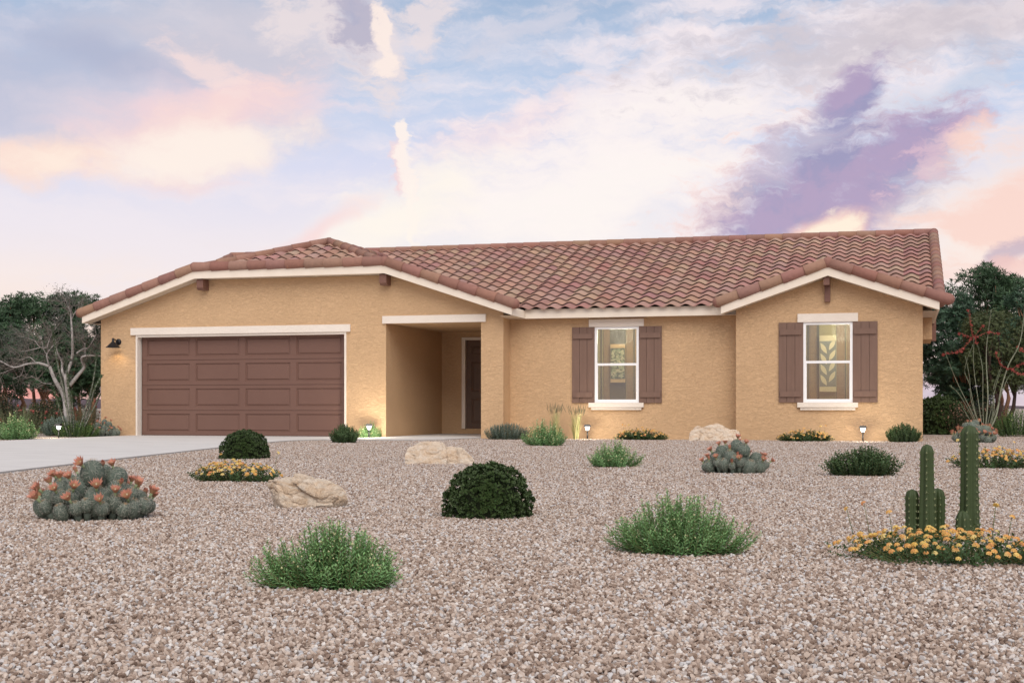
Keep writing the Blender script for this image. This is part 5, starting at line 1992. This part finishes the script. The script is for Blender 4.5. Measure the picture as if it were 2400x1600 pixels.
# --- leafy background trees
def tree_mesh(seed, Wd, H, crown0, clumps, leaves_per, col, leafL, leafW, trunkcol, ntr=4, top_bias=0.5):
    g = np.random.default_rng(seed)
    tb, lf = MB(), MB()
    cl = []
    for i in range(clumps):
        for _ in range(30):
            u = g.uniform(-1, 1, 3)
            if np.linalg.norm(u) < 1 and (np.linalg.norm(u) > 0.45 or g.random() < 0.4):
                break
        zc = crown0 + (H - crown0) * (0.5 + 0.46 * u[2])
        cl.append(np.array([u[0] * Wd / 2 * 0.9, u[1] * Wd / 2 * 0.75, zc]))
    cl = np.array(cl)
    for k in range(ntr):
        an = 2 * math.pi * k / ntr + g.uniform(-0.5, 0.5)
        b0 = np.array([math.cos(an) * 0.10, math.sin(an) * 0.08, -0.05])
        tgt = cl[g.integers(0, len(cl))]
        m1 = np.array([math.cos(an) * Wd * 0.13, math.sin(an) * Wd * 0.10, crown0 * 0.8]) + g.normal(0, 0.06, 3)
        m2 = (m1 + tgt) / 2 + g.normal(0, 0.1, 3)
        tb.tube([b0, b0 * 0.5 + m1 * 0.5 + g.normal(0, 0.04, 3), m1, m2, tgt], [0.075, 0.06, 0.052, 0.035, 0.012], 8, trunkcol)
        for q in range(5):
            t2 = cl[g.integers(0, len(cl))]
            tb.tube([m1 * 0.6 + m2 * 0.4, (m2 + t2) / 2 + g.normal(0, 0.1, 3), t2], [0.03, 0.02, 0.006], 5, trunkcol)
    for c in cl:
        n_r = leaves_per
        R = g.uniform(0.22, 0.42) * (Wd / 2.2)
        off = unit(g.normal(0, 1, (n_r, 3))) * (R * g.uniform(0.35, 1.0, (n_r, 1)) ** 0.7)
        off[:, 2] *= 0.85
        p0 = c + off
        ax = unit(off + np.array([[0, 0, R * 0.7]]))
        tone = g.uniform(0.75, 1.25)
        k = 7
        a = unit(np.cross(ax, g.normal(0, 1, (n_r, 3))))
        b_ = np.cross(ax, a)
        for i in range(k):
            an = 6.283 * i / k + g.uniform(-0.3, 0.3, n_r)
            out = a * np.cos(an)[:, None] + b_ * np.sin(an)[:, None]
            d = unit(out * 0.9 + ax * g.uniform(0.1, 0.9, (n_r, 1)))
            lf.leaves(p0, d, ax + 0.001, leafL * g.uniform(0.7, 1.2, n_r), leafW, cvar(np.array(col) * tone, n_r, 0.25, 0.08, g))
    return tb, lf


def tree(name, label, x, D, args, rz=0.0, sc=1.0, group=None, src=None):
    if src is not None:
        return copy_thing(src, label, place(x, D), rz, sc, group)
    root = thing(name, label, 'tree', place(x, D), rz, sc, group)
    tb, lf = tree_mesh(*args)
    tb.build('trunk', M['bark'], root, off=(0, 0, 0))
    lf.build('crown', M['leaf'], root, off=(0, 0, 0))
    return root


TG = 'dark leafy trees beyond the house'
DT = (0.052, 0.100, 0.048)
TR = (0.27, 0.145, 0.09)
tA = tree('leafy_tree', 'dark green leafy tree at the left edge behind red flowered shrubs', 30, 40, (101, 2.7, 3.85, 0.95, 60, 46, DT, 0.15, 0.034, TR), group=TG)
tB = tree('leafy_tree', 'dark green leafy tree rising behind the bare grey tree at left', 100, 42, (102, 2.6, 4.3, 0.95, 60, 46, DT, 0.15, 0.034, TR), group=TG)
tree('leafy_tree', 'dark green leafy tree whose crown shows just left of the garage eave', 200, 43, None, 1.0, (1.05, 1, 1.02), TG, tB)
tree('leafy_tree', 'dark green tree crown peeking above the left end of the garage roof', 285, 45, None, 2.2, (1.0, 1, 1.08), TG, tA)
tree('leafy_tree', 'dark leafy tree at the far left, half cut by the frame', -45, 38, None, 4.2, (1.1, 1, 0.85), TG, tA)
tC = tree('leafy_tree', 'dark green leafy tree right behind the house corner on the right', 2225, 37, (103, 2.0, 3.95, 0.9, 52, 50, (0.054, 0.105, 0.062), 0.14, 0.032, TR), group=TG)
tree('leafy_tree', 'tallest dark green leafy tree in the right background group', 2335, 40, None, 1.0, (1.15, 1.1, 1.16), TG, tB)
tree('leafy_tree', 'dark green leafy tree at the far right edge', 2425, 37, None, 2.6, (1.1, 1, 1.0), TG, tC)
tree('leafy_tree', 'low dark green tree behind the ocotillo, crown near the ground', 2262, 34, None, 3.4, (0.85, 0.8, 0.58), TG, tC)
tO = tree('olive_tree', 'fine leaved olive green tree with dark twisted trunk behind the ocotillo', 2345, 33, (104, 1.9, 3.35, 0.75, 70, 90, (0.085, 0.108, 0.045), 0.055, 0.016, (0.055, 0.035, 0.03), 3))

# --- background shrubs
BGS = 'shrubs in the background beds'
redA = bush('red_flower_shrub', 'red flowered brownish shrub at the left edge under the trees', 'shrub', place(55, 31),
            stems_bush(111, 1.5, 0.72, 150, (0.12, 0.135, 0.075), 0.07, 0.012, 0.03, rise=0.35, root=0.7, spread=0.6, dots=20, dotc=(0.40, 0.12, 0.10), dotr=0.03), group=BGS)
copy_thing(redA, 'brownish shrub with a few red blooms against the garage corner behind the ocotillo', place(205, 32), 2.0, (0.85, 0.8, 1.15), BGS)
pk = bush('pink_flower_shrub', 'rounded dark shrub covered in pale pink blooms behind the grey tree', 'shrub', place(105, 33.5),
          stems_bush(112, 1.15, 0.86, 170, (0.05, 0.06, 0.03), 0.06, 0.024, 0.022, rise=0.35, root=0.6, spread=0.8, rounded=True, dots=260, dotc=(0.42, 0.25, 0.19), dotr=0.017), group=BGS)
copy_thing(dkB, 'broad green shrub with pale specks under the olive tree at right', place(2385, 29.5), 0.6, (1.15, 0.9, 1.7), KG)
copy_thing(dkB, 'dark green low shrub under the leafy trees at far left', place(100, 38), 2.6, (2.2, 1.0, 2.2), KG)
copy_thing(pk, 'dim shrub with pale pink blooms low behind the ocotillo at right', place(2245, 31.5), 3.0, (0.8, 0.7, 0.85), BGS)
copy_thing(pk, 'dim rounded shrub behind the ocotillo at right, against the far ground', place(2300, 37), 1.2, (2.3, 1.0, 1.25), BGS)
copy_thing(pk, 'dim rounded shrub with pale blooms at the far left behind the red flowered shrub', place(10, 37), 2.2, (2.0, 1.0, 1.2), BGS)
tree('leafy_tree', 'low dark green tree filling the space behind the ocotillo at left', 165, 36, None, 5.1, (0.9, 0.8, 0.62), TG, tA)
